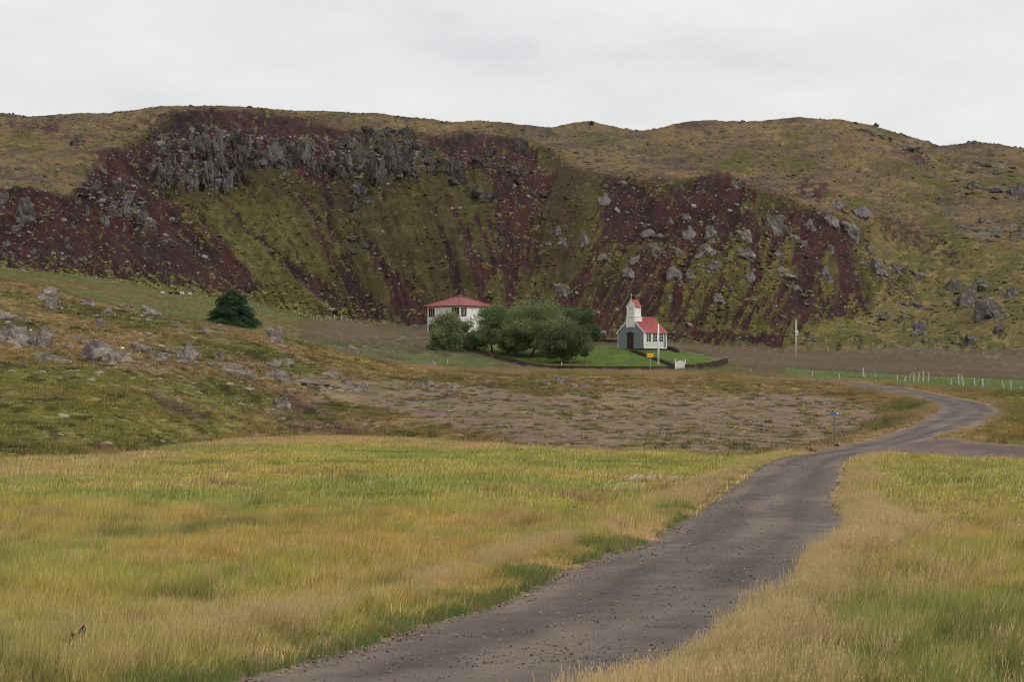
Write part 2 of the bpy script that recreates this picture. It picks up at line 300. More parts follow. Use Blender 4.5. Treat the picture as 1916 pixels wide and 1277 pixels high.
    col = col*(1-.20*hm*(1-.75*onplat)*(1-.7*kn*(1-onplat)))[..., None]
    return np.clip(col, .004, .9), dict(scr=scr, plat=onplat, moss=moss, gm=gm*mh*(1-fm), hm=hm, fm=fm, mh=mh, lawn=lawn, grey=grey, kn=kn, gi=gi, tan=tan, s1=s1, h1=h1), cls
KK = {i: D(i)+0*Yg for i in (1, 3, 6, 8)}
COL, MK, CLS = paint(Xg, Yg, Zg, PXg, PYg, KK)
# ---------------------------------------------------------------- surface queries
def colf(px): return np.interp(px, COLS, np.arange(len(COLS)))
def hit(px, py, ymin=30.0):
    """world point where the line of sight through a picture position first meets the ground"""
    c = int(round(float(colf(px)))); col = PYg[:, c]
    idx = np.nonzero((col <= py) & (ROWS >= ymin))[0]
    if not len(idx):                                      # above the ground everywhere: stand it on the skyline
        i = int(np.argmin(np.where(ROWS > ymin, col, 1e9))); return Vector((float(Xg[i, c]), float(ROWS[i]), float(Zg[i, c])))
    i = idx[0]
    if i == 0: return Vector(unproj(px, py, ROWS[0]))
    y0, y1_ = col[i-1], col[i]; t = 0 if y0 == y1_ else np.clip((y0-py)/(y0-y1_), 0, 1)
    return Vector(unproj(px, py, ROWS[i-1]+t*(ROWS[i]-ROWS[i-1])))
def ground(X, Y):
    X = np.asarray(X, float); Y = np.asarray(Y, float)
    cf = np.interp(X/Y, A, np.arange(len(A))); rf = np.interp(Y, ROWS, np.arange(len(ROWS)))
    c = np.clip(cf.astype(int), 0, len(A)-2); r = np.clip(rf.astype(int), 0, len(ROWS)-2); u = cf-c; v = rf-r
    return (Zg[r, c]*(1-u)+Zg[r, c+1]*u)*(1-v)+(Zg[r+1, c]*(1-u)+Zg[r+1, c+1]*u)*v
def sample(G, X, Y):
    cf = np.rint(np.interp(X/Y, A, np.arange(len(A)))).astype(int); rf = np.rint(np.interp(Y, ROWS, np.arange(len(ROWS)))).astype(int)
    return G[rf, cf]
# ---------------------------------------------------------------- the road: two edges in the world
LE = [(430,1277),(600,1233),(700,1207),(788,1171),(905,1141),(992,1105),(1051,1072),(1138,1039),(1230,1010),(1299,959),(1339,930),(1400,889),(1430,869),(1476,855),(1560,839),(1621,826),(1679,809),(1723,790),(1746,777),(1762,767),(1746,755),(1708,744),(1650,735),(1592,724),(1505,716),(1430,710),(1370,706)]
lw_ = [hit(a, b) for a, b in LE]
REY = [706,711,717,725,740,751.5,766,778,804,821,836,843,852]; REX = [1440,1534,1621,1694,1766,1839,1868,1860,1826,1800,1716,1688,1650]
rw_ = []; lw_.insert(0, lw_[0]-(lw_[1]-lw_[0]).normalized()*14)
for i, p in enumerate(lw_):
    if i >= 15:
        py = LE[i-1][1]; px = np.interp(py, REY, REX); rw_.append(Vector(unproj(px, py, p.y))); continue
    q0 = lw_[max(i-1, 0)]; q1 = lw_[min(i+1, len(lw_)-1)]; t = Vector((q1.x-q0.x, q1.y-q0.y)).normalized()
    wd_ = float(np.interp(p.y, [30, 60, 100, 150], [5.0, 4.5, 4.15, 4.2])); rw_.append(Vector((p.x+t.y*wd_, p.y-t.x*wd_, 0)))
print('ROADW', [round((a-b).xy.length, 1) for a, b in zip(lw_, rw_)], [round(a.y) for a in lw_])
def resample(pts, n, it=2):
    p = np.array([(a.x, a.y) for a in pts])
    tt = np.arange(len(p), dtype=float); q = np.linspace(0, len(p)-1, n)
    o = np.stack([hermite(tt[:, None], p[:, i:i+1], np.gradient(p[:, i])[:, None], q)[:, 0] for i in (0, 1)], 1)
    return o
NR = 900
RL = resample(lw_, NR); RR = resample(rw_, NR)
SIDE = [hit(1690,833), hit(1738,839), hit(1790,845), hit(1850,850), hit(1916,854), hit(2100,858), hit(2400,872)]
sc_ = resample(SIDE, 120); tg = np.gradient(sc_, axis=0); tg /= np.hypot(*tg.T)[:, None]; nn_ = np.stack([-tg[:, 1], tg[:, 0]], 1)
SL = sc_+nn_*3.0; SR = sc_-nn_*3.0
RC = (RL+RR)/2; RHW = np.hypot(*(RL-RR).T)/2; SC_ = (SL+SR)/2; SHW = np.hypot(*(SL-SR).T)/2
def road_dist(X, Y):                                      # signed distance outside the road edge
    X = np.asarray(X); best = np.full(X.shape, 1e9)
    for Cc, Hw in ((RC[::7], RHW[::7]), (SC_[::12], SHW[::12])):
        for (ax, ay), (bx, by), h0, h1_ in zip(Cc[:-1], Cc[1:], Hw[:-1], Hw[1:]):
            dx, dy = bx-ax, by-ay; t = np.clip(((X-ax)*dx+(Y-ay)*dy)/(dx*dx+dy*dy), 0, 1)
            best = np.minimum(best, np.hypot(X-ax-t*dx, Y-ay-t*dy)-h0-(h1_-h0)*t)
    return best
RD = np.full(Yg.shape, 1e3)
rm = (Yg < 430) & (PXg > 300) & (PXg < 2700)
RD[rm] = road_dist(Xg[rm], Yg[rm])
# ---------------------------------------------------------------- relief
w_ = lambda sx, sy, o, s: fbm(Xg/sx, Yg/sy, o, s)
hm, fm, mh, gm = MK['hm'], MK['fm'], MK['mh'], MK['gm']
ridge = sm(60, 8, np.abs(Yg-KD[10][None, :]))
hr = hm*(1-.75*ridge)
dz = hr*(.9*w_(26, 22, 3, 71)+.55*w_(6, 5, 3, 72)*(1-.6*MK['plat'])+.18*w_(2.2, 1.8, 2, 73))
dz += hm*ridge*.16*w_(2.5, 6, 3, 74)
face = hm*(1-MK['plat'])
dz += face*(.55*MK['s1']-.30*MK['scr']+.14*MK['moss'])
dz += face*MK['grey']*(1.5*np.abs(fbm(PXg/13, PYg/40, 3, 75))+.8*MK['h1'])
heath = mh*(1-fm)*(1-gm)
dz += heath*sm(0, 12, Yg-KK[1])*(.28*w_(9, 9, 3, 81)+.13*w_(1.7, 2.2, 3, 82)) + mh*(1-fm)*gm*(.10*w_(6, 7, 3, 83)+.05*w_(1.2, 1.6, 2, 84))
dz += fm*(1-hm)*(1-MK['lawn'])*(.10*w_(7, 7, 3, 85)+.05*w_(1.5, 1.5, 2, 86))
dz += (1-mh)*.07*w_(3, 3, 3, 87)
dz *= sm(.5, 4, RD)
dz -= .30*sm(.9, 2.4, RD)*sm(8, 2.4, RD)*(1-mh)*sm(60,90,Yg)      # shallow ditch beside the road
dz -= .05*sm(.6, -.2, RD)
Zg = Zg+dz
PXg, PYg = project(Xg, Yg, Zg)
# verge colours: dry grass and gravel spill beside the road
verge = sm(1.7, .4, RD+1.2*fbm(Xg/3, Yg/4, 3, 88)+.5)*sm(-.2, .2, RD)
COL = COL+(C(.36,.25,.125)-COL)*(verge*.85)[..., None]
spill = sm(.45, .0, RD+.25*fbm(Xg/.8, Yg/1.1, 2, 89)); COL = COL+(C(.21,.155,.115)-COL)*spill[..., None]
CLS = np.where((RD < 0) & (CLS == 2), 1, CLS)
# ---------------------------------------------------------------- materials
MATS = {}
def newmat(name):
    m = bpy.data.materials.new(name); m.use_nodes = True; t = m.node_tree; b = t.nodes['Principled BSDF']
    b.inputs['Specular IOR Level'].default_value = .25; b.inputs['Roughness'].default_value = .9
    MATS[name] = m; return m, t, b
def mixmul(t, col, fac_sock, lo, hi):                     # col * lerp(lo, hi, fac)
    mr = N(t, 'ShaderNodeMapRange'); mr.inputs[1].default_value = .25; mr.inputs[2].default_value = .75; mr.inputs[3].default_value = lo; mr.inputs[4].default_value = hi
    t.links.new(fac_sock, mr.inputs[0]); v = N(t, 'ShaderNodeVectorMath', operation='SCALE'); t.links.new(col, v.inputs[0]); t.links.new(mr.outputs[0], v.inputs['Scale']); return v.outputs[0]
def tex(t, scale, detail=4, rough=.6, space='Object', sc3=(1,1,1)):
    c = N(t, 'ShaderNodeTexCoord'); m = N(t, 'ShaderNodeMapping'); m.inputs['Scale'].default_value = sc3; n = N(t, 'ShaderNodeTexNoise')
    t.links.new(c.outputs[space], m.inputs[0]); t.links.new(m.outputs[0], n.inputs[0])
    n.inputs['Scale'].default_value = scale; n.inputs['Detail'].default_value = detail; n.inputs['Roughness'].default_value = rough; return n
def bump(t, b, h, dist, st=1):
    bp = N(t, 'ShaderNodeBump'); bp.inputs['Distance'].default_value = dist; bp.inputs['Strength'].default_value = st
    t.links.new(h, bp.inputs['Height']); t.links.new(bp.outputs[0], b.inputs['Normal'])
m, t, b = newmat('ground_cover')
at = N(t, 'ShaderNodeAttribute', attribute_name='gcol')
na = tex(t, 1.6, 6, .7); nb = tex(t, 9, 4, .6); nc = tex(t, .35, 4)
c = mixmul(t, at.outputs['Color'], na.outputs[0], .48, 1.55); c = mixmul(t, c, nb.outputs[0], .75, 1.25); c = mixmul(t, c, nc.outputs[0], .85, 1.15)
t.links.new(c, b.inputs['Base Color']); b.inputs['Specular IOR Level'].default_value = .1
bump(t, b, na.outputs[0], .35, .8)
def flat(name, col, rough=.8, lo=.85, hi=1.15, scale=6, metal=0, spec=.3, bd=0):
    m, t, b = newmat(name); r = N(t, 'ShaderNodeRGB'); r.outputs[0].default_value = (*col, 1); n = tex(t, scale, 5)
    t.links.new(mixmul(t, r.outputs[0], n.outputs[0], lo, hi), b.inputs['Base Color'])
    b.inputs['Roughness'].default_value = rough; b.inputs['Metallic'].default_value = metal; b.inputs['Specular IOR Level'].default_value = spec
    if bd: bump(t, b, n.outputs[0], bd)
    return m
# ---------------------------------------------------------------- object helpers
def link(o, parent=None):
    sc.collection.objects.link(o)
    if parent is not None: o.parent = parent
    return o
def tag(o, label=None, cat=None, group=None, kind=None):
    if label: o['label'] = label
    if cat: o['category'] = cat
    if group: o['group'] = group
    if kind: o['kind'] = kind
    return o
def npmesh(name, V, Fq, mat=None, attrs=None, smooth=True):
    me = bpy.data.meshes.new(name); V = np.asarray(V, np.float32); Fq = np.asarray(Fq, np.int32); k = Fq.shape[1]
    me.vertices.add(len(V)); me.vertices.foreach_set('co', V.ravel()); me.loops.add(Fq.size); me.loops.foreach_set('vertex_index', Fq.ravel())
    me.polygons.add(len(Fq)); me.polygons.foreach_set('loop_start', np.arange(0, Fq.size, k, dtype=np.int32))
    me.polygons.foreach_set('use_smooth', np.full(len(Fq), smooth)); me.update(calc_edges=True); me.validate()
    for an, arr in (attrs or {}).items():
        a = me.attributes.new(an, 'FLOAT_COLOR', 'POINT'); c4 = np.ones((len(V), 4), np.float32); c4[:, :3] = arr; a.data.foreach_set('color', c4.ravel())
    if mat: me.materials.append(mat)
    return me
nr, ncol = Zg.shape
idx = np.arange(nr*ncol).reshape(nr, ncol)
quads = np.stack([idx[:-1, :-1], idx[:-1, 1:], idx[1:, 1:], idx[1:, :-1]], -1).reshape(-1, 4)
qc = CLS[:-1, :-1].reshape(-1)
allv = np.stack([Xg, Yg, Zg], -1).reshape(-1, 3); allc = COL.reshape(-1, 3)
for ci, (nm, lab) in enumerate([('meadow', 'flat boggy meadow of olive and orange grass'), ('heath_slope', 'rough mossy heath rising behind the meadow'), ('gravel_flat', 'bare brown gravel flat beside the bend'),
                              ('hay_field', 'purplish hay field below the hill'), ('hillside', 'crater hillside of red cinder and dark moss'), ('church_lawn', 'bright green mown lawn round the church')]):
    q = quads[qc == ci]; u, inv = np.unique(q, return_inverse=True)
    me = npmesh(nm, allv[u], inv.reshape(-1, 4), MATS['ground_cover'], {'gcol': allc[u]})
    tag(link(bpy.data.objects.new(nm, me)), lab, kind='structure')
# ---- road surface
m, t, b = newmat('road_gravel')
ra = N(t, 'ShaderNodeAttribute', attribute_name='gcol'); r1 = tex(t, 14, 6, .75); r2 = tex(t, 1.1, 5, .65); r3 = tex(t, 60, 3, .7)
c = mixmul(t, ra.outputs['Color'], r1.outputs[0], .72, 1.3); c = mixmul(t, c, r2.outputs[0], .80, 1.22); c = mixmul(t, c, r3.outputs[0], .8, 1.22)
t.links.new(c, b.inputs['Base Color']); bump(t, b, r1.outputs[0], .03, .8); b.inputs['Roughness'].default_value = .85
def road_mesh(nm, L, R, base, dark, red=0, na_=17, lab=''):
    u = np.linspace(0, 1, na_)[None, :]; jl = .10*fbm(np.arange(len(L))/7, np.zeros(len(L)), 3, 90); jr = .10*fbm(np.arange(len(L))/7, np.ones(len(L))*9, 3, 91)
    Wd = (R-L)/np.maximum(np.hypot(*(R-L).T), .1)[:, None]
    L = L-Wd*(.02+jl[:, None]); R = R+Wd*(.12+jr[:, None])
    X = L[:, :1]*(1-u)+R[:, :1]*u; Y = L[:, 1:]*(1-u)+R[:, 1:]*u
    Z = ground(X, Y)+.075*(1-(2*u-1)**4)-.02+.012*fbm(X/1.2, Y/1.2, 2, 92)+.05
    Z[:, 0] -= .12; Z[:, -1] -= .12
    s = np.cumsum(np.r_[0, np.hypot(*np.diff((L+R)/2, axis=0).T)])[:, None]
    trk = np.exp(-((u-.30)/.09)**2)+np.exp(-((u-.70)/.09)**2)
    edge = sm(.38, .49, np.abs(u-.5)+.03*fbm(s/2+0*u, u*5, 2, 93))
    pl = sm(-.05, .5, fbm(s/7+0*u, u*5, 4, 94)+.3*fbm(X, Y, 3, 95)); st = fbm(s/14+0*u, u*16, 3, 96)
    col = np.zeros(X.shape+(3,))+C(*base); mm = lambda c, k, f: c+(C(*k)-c)*np.clip(f, 0, 1)[..., None]
    col = mm(col, dark, trk*.8*(.8+.4*st)); col = mm(col, (.200,.155,.120), pl*.75*(1-.5*trk)); col = mm(col, (.24,.185,.14), edge*.85); col = mm(col, (.085,.065,.062), sm(.2,.8,st)*.4)
    if red: col = mm(col, (.15,.075,.065), (1-edge)*red)
    n_, k_ = X.shape; I = np.arange(n_*k_).reshape(n_, k_); q = np.stack([I[:-1, :-1], I[:-1, 1:], I[1:, 1:], I[1:, :-1]], -1).reshape(-1, 4)
    me = npmesh(nm, np.stack([X, Y, Z], -1).reshape(-1, 3), q, MATS['road_gravel'], {'gcol': col.reshape(-1, 3)})
    return tag(link(bpy.data.objects.new(nm, me)), lab, kind='structure')
road_mesh('gravel_road', RL, RR, (.128,.097,.079), (.055,.043,.039), lab='winding brown gravel road leading to the church')
o = road_mesh('side_road', SL, SR, (.13,.09,.075), (.09,.062,.055), red=.3, na_=9, lab='reddish gravel turn-off to the right')
o.location.z = -.012
# ---------------------------------------------------------------- rocks
m, t, b = newmat('lava_rock')
oi = N(t, 'ShaderNodeObjectInfo'); n_ = tex(t, .9, 8, .72); n2 = tex(t, 3.5, 5, .7); n3 = tex(t, .35, 3, .5)
ramp = N(t, 'ShaderNodeValToRGB'); t.links.new(n_.outputs[0], ramp.inputs[0]); e = ramp.color_ramp.elements
e[0].position = .30; e[0].color = (.040, .036, .034, 1); e[1].position = .72; e[1].color = (.30, .275, .25, 1)
for p_, c_ in ((.45, (.100, .089, .083)), (.58, (.165, .148, .138))):
    q = e.new(p_); q.color = (*c_, 1)
hs = N(t, 'ShaderNodeMix', data_type='RGBA', blend_type='MULTIPLY'); hs.inputs[0].default_value = 1
t.links.new(ramp.outputs[0], hs.inputs[6]); t.links.new(oi.outputs['Color'], hs.inputs[7])
geo = N(t, 'ShaderNodeNewGeometry'); sx_ = N(t, 'ShaderNodeSeparateXYZ'); t.links.new(geo.outputs['Normal'], sx_.inputs[0])
ad = N(t, 'ShaderNodeMath', operation='MULTIPLY_ADD'); ad.inputs[1].default_value = .9; t.links.new(n2.outputs[0], ad.inputs[0]); t.links.new(sx_.outputs['Z'], ad.inputs[2])
mr = N(t, 'ShaderNodeMapRange'); mr.inputs[1].default_value = 1.12; mr.inputs[2].default_value = 1.42; mr.inputs[4].default_value = .85; t.links.new(ad.outputs[0], mr.inputs[0])
al = N(t, 'ShaderNodeMath', operation='MULTIPLY'); t.links.new(mr.outputs[0], al.inputs[0]); t.links.new(oi.outputs['Alpha'], al.inputs[1])
mo = N(t, 'ShaderNodeMix', data_type='RGBA'); t.links.new(al.outputs[0], mo.inputs[0]); t.links.new(hs.outputs[2], mo.inputs[6]); mo.inputs[7].default_value = (.17, .145, .045, 1)
t.links.new(mixmul(t, mo.outputs[2], n2.outputs[0], .7, 1.3), b.inputs['Base Color']); bump(t, b, n_.outputs[0], .5, .9)
def ico(sub):
    bm = bmesh.new(); bmesh.ops.create_icosphere(bm, subdivisions=sub, radius=1); V = np.array([v.co[:] for v in bm.verts]); Fc = np.array([[v.index for v in f.verts] for f in bm.faces]); bm.free(); return V, Fc
def rock_shape(seed, sub=4, craggy=.35, cuts=9, stretch=(1,1,1), ridged=0):
    r = np.random.default_rng(seed); V, Fc = ico(sub); V = V.copy()
    for _ in range(cuts):                                 # flat cleavage faces
        nrm = r.normal(size=3); nrm /= np.linalg.norm(nrm); h = r.uniform(.55, .88); dp = V@nrm; V -= np.maximum(dp-h, 0)[:, None]*nrm
    o = r.uniform(0, 50, 3); dsp = []
    for v in V:
        p = Vector(v*1.3+o); a = mnoise.fractal(p, .9, 2.1, 4)*craggy; c_ = (mnoise.voronoi(Vector(v*2.4+o))[0][0]-.35)*craggy*.55
        if ridged: a += -abs(mnoise.noise(Vector((v[0]*4.5+o[0], v[1]*4.5+o[1], v[2]*.8+o[2]))))*ridged
        dsp.append(1+a+c_)
    V = V*np.array(dsp)[:, None]; V /= np.abs(V).max(0); V *= stretch; return V, Fc
BOULD = [npmesh('boulder_shape', *rock_shape(100+i, 4, .52, 12), MATS['lava_rock'], smooth=False) for i in range(8)]
CRAG = [npmesh('outcrop_shape', *rock_shape(200+i, 4, .62, 5, ridged=.75), MATS['lava_rock'], smooth=False) for i in range(6)]
FLATR = [npmesh('slab_shape', *rock_shape(300+i, 3, .3, 10), MATS['lava_rock'], smooth=False) for i in range(4)]
# (picture x, y of the middle, width, height) in pixels; placed where that line of sight meets the ground
R_MOUND = [(24,630,62,40),(78,627,32,22),(53,641,24,20),(80,645,28,18),(92,671,50,18),(128,621,13,7),(126,646,28,13),(10,592,38,20),(48,600,26,10),(90,547,36,16),(84,558,28,12),(94,571,26,18),(157,565,26,13),
 (204,583,20,12),(228,574,26,12),(281,585,34,18),(187,604,19,17),(329,607,26,8),(394,620,30,9),(514,630,30,26),(574,639,18,10),(178,662,74,34),(230,668,38,26),(264,652,32,20),(297,668,34,18),(346,661,36,26),(412,668,20,18),
 (341,677,22,8),(427,692,50,18),(461,701,28,11),(394,683,26,12),(520,703,40,17),(534,677,28,13),(508,680,24,12),(582,714,46,12),(618,702,28,12),(521,754,30,24),(378,827,24,9),(170,640,26,14),(145,632,20,9),(243,655,14,10),(316,655,18,10),(372,668,16,10)]
R_FLAT = [(657,652,30,22),(807,678,17,15),(780,694,12,8),(676,724,36,22),(780,716,26,12),(807,718,28,16),(846,722,28,12),(942,694,22,10),(979,696,32,8),(954,709,14,9),(1023,716,22,12),(1050,712,34,20),(1077,720,26,12),(1093,721,28,12),
 (1128,714,28,10),(1122,724,14,8),(1000,727,12,7),(1105,712,16,8),(1502,744,26,9),(1548,754,22,8),(1612,761,20,8),(1418,789,28,10),(1505,787,16,7),(1662,761,10,5),(650,716,18,8),(600,722,20,8),(1290,722,22,6),(1440,760,14,6),(905,735,14,6),(735,722,16,7)]
R_RIGHT = [(1215,433,38,18),(1287,436,28,22),(1330,433,28,20),(1392,442,36,22),(1387,472,46,24),(1320,469,40,22),(1335,493,40,20),(1227,467,24,20),(1260,510,32,28),(1459,476,28,15),(1459,507,54,18),(1449,420,46,32),(1488,443,28,20),(1516,420,22,18),
 (1557,410,36,28),(1593,428,32,30),(1569,383,26,18),(1607,395,38,20),(1514,362,18,10),(1378,345,28,16),(1282,405,18,16),(1253,414,14,15),(1177,508,28,24),(1187,486,24,16),(1129,481,28,16),(1127,373,26,20),(1043,433,17,18),(1052,452,17,14),
 (1024,455,14,11),(1093,448,17,26),(1043,537,38,22),(1268,470,16,20),(1292,515,24,14),(1402,517,20,18),(1342,555,32,14),(1253,558,13,12),(1397,557,36,11),(1545,512,28,26),(1552,462,17,14),(1502,455,17,13),(1488,538,24,12),
 (1617,491,20,15),(1643,500,38,28),(1679,500,42,20),(1722,512,30,16),(1624,464,18,16),(1760,371,22,14),(1770,395,18,14),(1187,325,10,9)]
R_KNOLL = [(1856,350,76,20),(1904,354,40,26),(1820,345,30,16),(1851,429,74,22),(1899,430,42,20),(1835,412,18,12),(1782,529,38,32),(1813,553,44,40),(1848,574,54,54),(1846,528,52,24),(1894,546,34,20),(1722,615,32,30),(1822,632,32,28),(1872,615,30,20),
 (1660,584,54,22),(1731,572,52,18),(1739,638,28,10),(1519,634,26,13),(1794,624,13,10),(1640,618,22,8),(1790,640,20,12),(1690,592,20,8),(1617,240,30,14),(1700,272,52,20),(1840,303,60,14),(1860,318,40,10)]
R_LEFT = [(144,264,28,18),(37,314,20,8),(42,394,58,52),(5,372,28,26),(84,395,14,13),(180,352,36,30),(217,345,42,40),(240,371,24,26),(197,411,22,26),(230,392,42,20),(164,394,11,22),(220,443,14,10),(150,483,24,15),(127,463,11,13),(213,260,11,8),(30,425,26,16),(12,455,20,14),(60,470,18,12),(270,405,22,20),(285,420,16,14)]
R_CLIFF = [(368,269,30,38),(372,240,13,24),(408,268,22,46),(391,285,15,20),(438,262,22,32),(440,295,36,60),(415,305,24,50),(389,322,20,56),(423,343,22,48),(447,325,20,46),(464,267,15,26),(472,292,24,26),(464,310,15,20),(503,290,42,48),
 (536,277,28,36),(541,302,34,38),(569,294,36,50),(584,273,28,30),(596,315,28,34),(614,316,20,26),(308,314,32,50),(321,340,20,28),(325,303,15,28),(346,308,19,26),(346,336,28,26),(361,342,20,28),(306,346,11,14),(284,308,22,26),(331,360,15,11),(325,269,11,22),(349,252,11,13),(406,344,13,18),(378,306,11,14),(530,325,20,14),(482,308,18,18)]
R_CRAG = [(648,263,34,26),(658,300,58,44),(720,277,36,30),(748,297,46,42),(707,321,42,50),(693,242,28,20),(724,246,32,17),(755,246,18,17),(769,270,32,28),(793,280,46,26),(641,325,17,20),(772,318,32,28),(810,315,24,18),(851,315,32,32),(858,335,32,22),
 (910,366,54,26),(882,352,22,16),(900,300,36,20),(917,287,24,20),(976,277,24,26),(969,318,32,22),(941,321,13,13),(972,338,19,15),(1013,361,28,17),(993,359,15,13),(951,344,11,9),(672,352,26,26),(686,373,22,18),(662,387,17,20),(658,445,32,14),(681,459,17,13),(658,471,22,9),(1065,368,15,9),(680,262,20,22),(730,310,20,26),(828,300,20,18)]
R_RIDGE = [(828,228,22,8),(42,217,14,6),(24,213,8,5),(680,212,6,4),(1192,243,10,5),(1640,232,14,7),(1600,229,10,6),(1822,267,8,6)]
R_NEAR = [(150,1222,74,34),(118,1262,40,14),(1493,1212,30,18),(1566,834,14,5)]
LAND = [('the church',1203,600),('the white house',858,590),('the spruce',433,580),('the pole',1489,630),('the gate',1272,686),('the sheep',330,548),('the hilltop',420,200),('the cairn',1107,228),('the right edge',1916,560),('the left edge',0,560),('the willows',1000,615),('the blue sign',1562,775),('the red peak',1350,330),('the road bend',1800,760)]
REG = {'mound':'heath','flat':'gravel flat','right':'red slope','knoll':'grassy hillside','left':'left slope','cliff':'crater wall','crag':'crater rim','ridge':'skyline','near':'meadow'}
ROCKS = []
def place_rock(px, py, wd, ht, reg, i):
    p = hit(px, min(py+ht*.42, 1276), 30); dpp = p.y/F; W, Hh = wd*dpp, ht*dpp
    lib, nm = (CRAG, 'rock_outcrop') if reg in ('cliff', 'crag') else (BOULD, 'boulder')
    if Hh < W*.45 and reg in ('mound', 'flat'): lib = FLATR
    o = bpy.data.objects.new(nm, lib[i % len(lib)]); o.location = (p.x, p.y+W*.22, p.z+Hh*(.02 if reg in ('mound','flat') else .10))
    dpt = W*.5*random.uniform(.75, 1.05)
    if wd > 2*ht and reg in ('knoll','right','ridge'): dpt = min(dpt, Hh*1.3); o.location.y = p.y+dpt*.5; o.location.z = p.z-.1*Hh
    if reg == 'near' and wd > 20: Hh *= 2.3
    o.scale = (W*.54, dpt, Hh*.86); tl = 0
    if reg == 'cliff': o.scale = (W*.66, max(dpt, Hh*.55), Hh*1.02); tl = -math.radians(24); o.location.y += Hh*.25
    o.rotation_euler = (tl, random.uniform(-.14, .14), random.choice([0, math.pi])+random.uniform(-.3, .3))
    if reg == 'mound' and wd*ht > 150: o.scale = (W*.76, dpt*1.2, Hh*1.22)
    if reg == 'crag': o.scale = (W*.64, dpt*1.1, Hh*.98)
    if reg == 'right': o.scale = (W*.60, dpt*1.1, Hh*.95)
    if reg in ('mound', 'flat') and lib is FLATR: o.location.z -= .12*Hh; o.scale[1] = min(o.scale[1], Hh*1.3)
    g = {'mound':1.8,'flat':1.9,'right':1.3,'knoll':.95,'left':.85,'cliff':.74,'crag':.62,'ridge':.6,'near':.8}[reg]*random.uniform(.85, 1.15)
    if reg == 'left' and (px in (144,180,217)): g *= .7
    warm = {'mound':(1.0,.92,.86),'flat':(1.0,.90,.83)}.get(reg, (1,.98,1.0))
    if (px, py) == (1566, 834): warm = (.75,.38,.28)
    o.color = (g*warm[0], g*warm[1], g*warm[2], {'cliff':.35,'crag':.9,'right':1.0,'knoll':1.0,'left':.7}.get(reg, .45))
    link(o); ROCKS.append((o, px, py, wd, ht, reg)); return o
for reg, lst in (('mound',R_MOUND),('flat',R_FLAT),('right',R_RIGHT),('knoll',R_KNOLL),('left',R_LEFT),('cliff',R_CLIFF),('crag',R_CRAG),('ridge',R_RIDGE),('near',R_NEAR)):
    for i, r in enumerate(lst): place_rock(*r, reg, i)
def rock_labels():
    used = {}
    out = []
    for o, px, py, wd, ht, reg in ROCKS:
        a = wd*ht; size = 'huge' if a > 2000 else 'large' if a > 900 else 'medium' if a > 420 else 'small' if a > 180 else 'tiny'
        shape = 'upright' if ht > wd*1.25 else 'flat' if wd > ht*2.2 else 'squat' if wd > ht*1.5 else 'blocky'
        nm, lx, ly = min(LAND, key=lambda L: math.hypot(px-L[1], (py-L[2])*1.2)); dx, dy = px-lx, py-ly
        hz = 'left of' if dx < 0 else 'right of'
        if abs(dx) < 25: rel = 'above ' if dy < 0 else 'below '
        elif abs(dy) < 25: rel = ('just ' if abs(dx) < 70 else 'far ' if abs(dx) > 200 else '')+hz+' '
        else: rel = ('upper' if dy < 0 else 'lower')+hz[:-3].replace('left','-left').replace('right','-right')+' of '
        nn = 'outcrop' if reg in ('cliff', 'crag') else 'boulder'
        key = f'{size} {shape} grey {nn} {rel}{nm}'
        out.append([f'{size} {shape} grey {nn} on the {REG[reg]}, {rel}{nm}', o, px, py])
    by = {}
    for r in out: by.setdefault(r[0].split(' on the ')[0]+r[0].split(', ')[1], []).append(r)
    ordn = ['leftmost', 'second from left', 'third from left', 'fourth from left', 'fifth from left', 'sixth from left', 'seventh from left']
    cnt = ['', '', 'two', 'three', 'four', 'five', 'six', 'seven']
    for lab, rs in by.items():
        lab = rs[0][0]
        if len(rs) == 1: tag(rs[0][1], lab, None); continue
        rs.sort(key=lambda r: r[2]); head, tail = lab.split(' on the ', 1); plural = head+'s'; where = tail.split(', ', 1)
        for k, r in enumerate(rs):
            od = 'rightmost' if k == len(rs)-1 else ordn[min(k, 6)]
            r[1]['label'] = f'{od} of {cnt[min(len(rs), 7)]} {plural}, {where[1]}'
rock_labels()
for o, px, py, wd, ht, reg in ROCKS:
    o['category'] = 'rock outcrop' if reg in ('cliff', 'crag') else 'boulder'
    o['group'] = {'mound':'boulders on the heath slope','flat':'pale rocks behind the gravel flat','right':'boulders on the red cinder slope','knoll':'boulders on the right-hand hillside','left':'rocks on the left cinder slope','cliff':'grey rock columns of the crater wall','crag':'dark crags on the crater rim','ridge':'rocks on the skyline','near':'rocks in the meadow grass'}[reg]
SPECIAL = {(178,662):'huge dark pyramid boulder at the middle of the heath rock band',(24,630):'huge grey boulder at the left edge with dark crevice',(92,671):'low wide boulder crusted with pale lichen below the left edge boulders',(514,630):'dark block boulder standing alone right of the spruce',
 (657,652):'light grey block boulder split by a crack in front of the hay field',(807,678):'small square grey boulder among dry grass in front of the willow shrub',(676,724):'rounded pale boulder on the left end of the gravel flat',(1848,574):'biggest boulder on the right-hand hillside, tall with pointed foot',
 (1813,553):'dark boulder leaning against the biggest right-hand hillside boulder',(1043,537):'smooth grey boulder in a green hollow above the willows',(150,1222):'grey rock half hidden in tall grass at bottom left',(1493,1212):'small brown rock in the roadside grass at bottom right',
 (1566,834):'small reddish stone at the foot of the blue sign post',(144,264):'black lava knob standing on the tan left plateau',(42,394):'big grey outcrop on the left cinder slope near the picture edge',(118,1262):'low grey stone at the bottom edge below the meadow rock',(521,754):'pale crumbly boulder on the brown soil of the heath slope',(187,604):'upright pale boulder alone on the heath slope above the rock band'}
for r in ROCKS:
    if (r[1], r[2]) in SPECIAL: r[0]['label'] = SPECIAL[(r[1], r[2])]
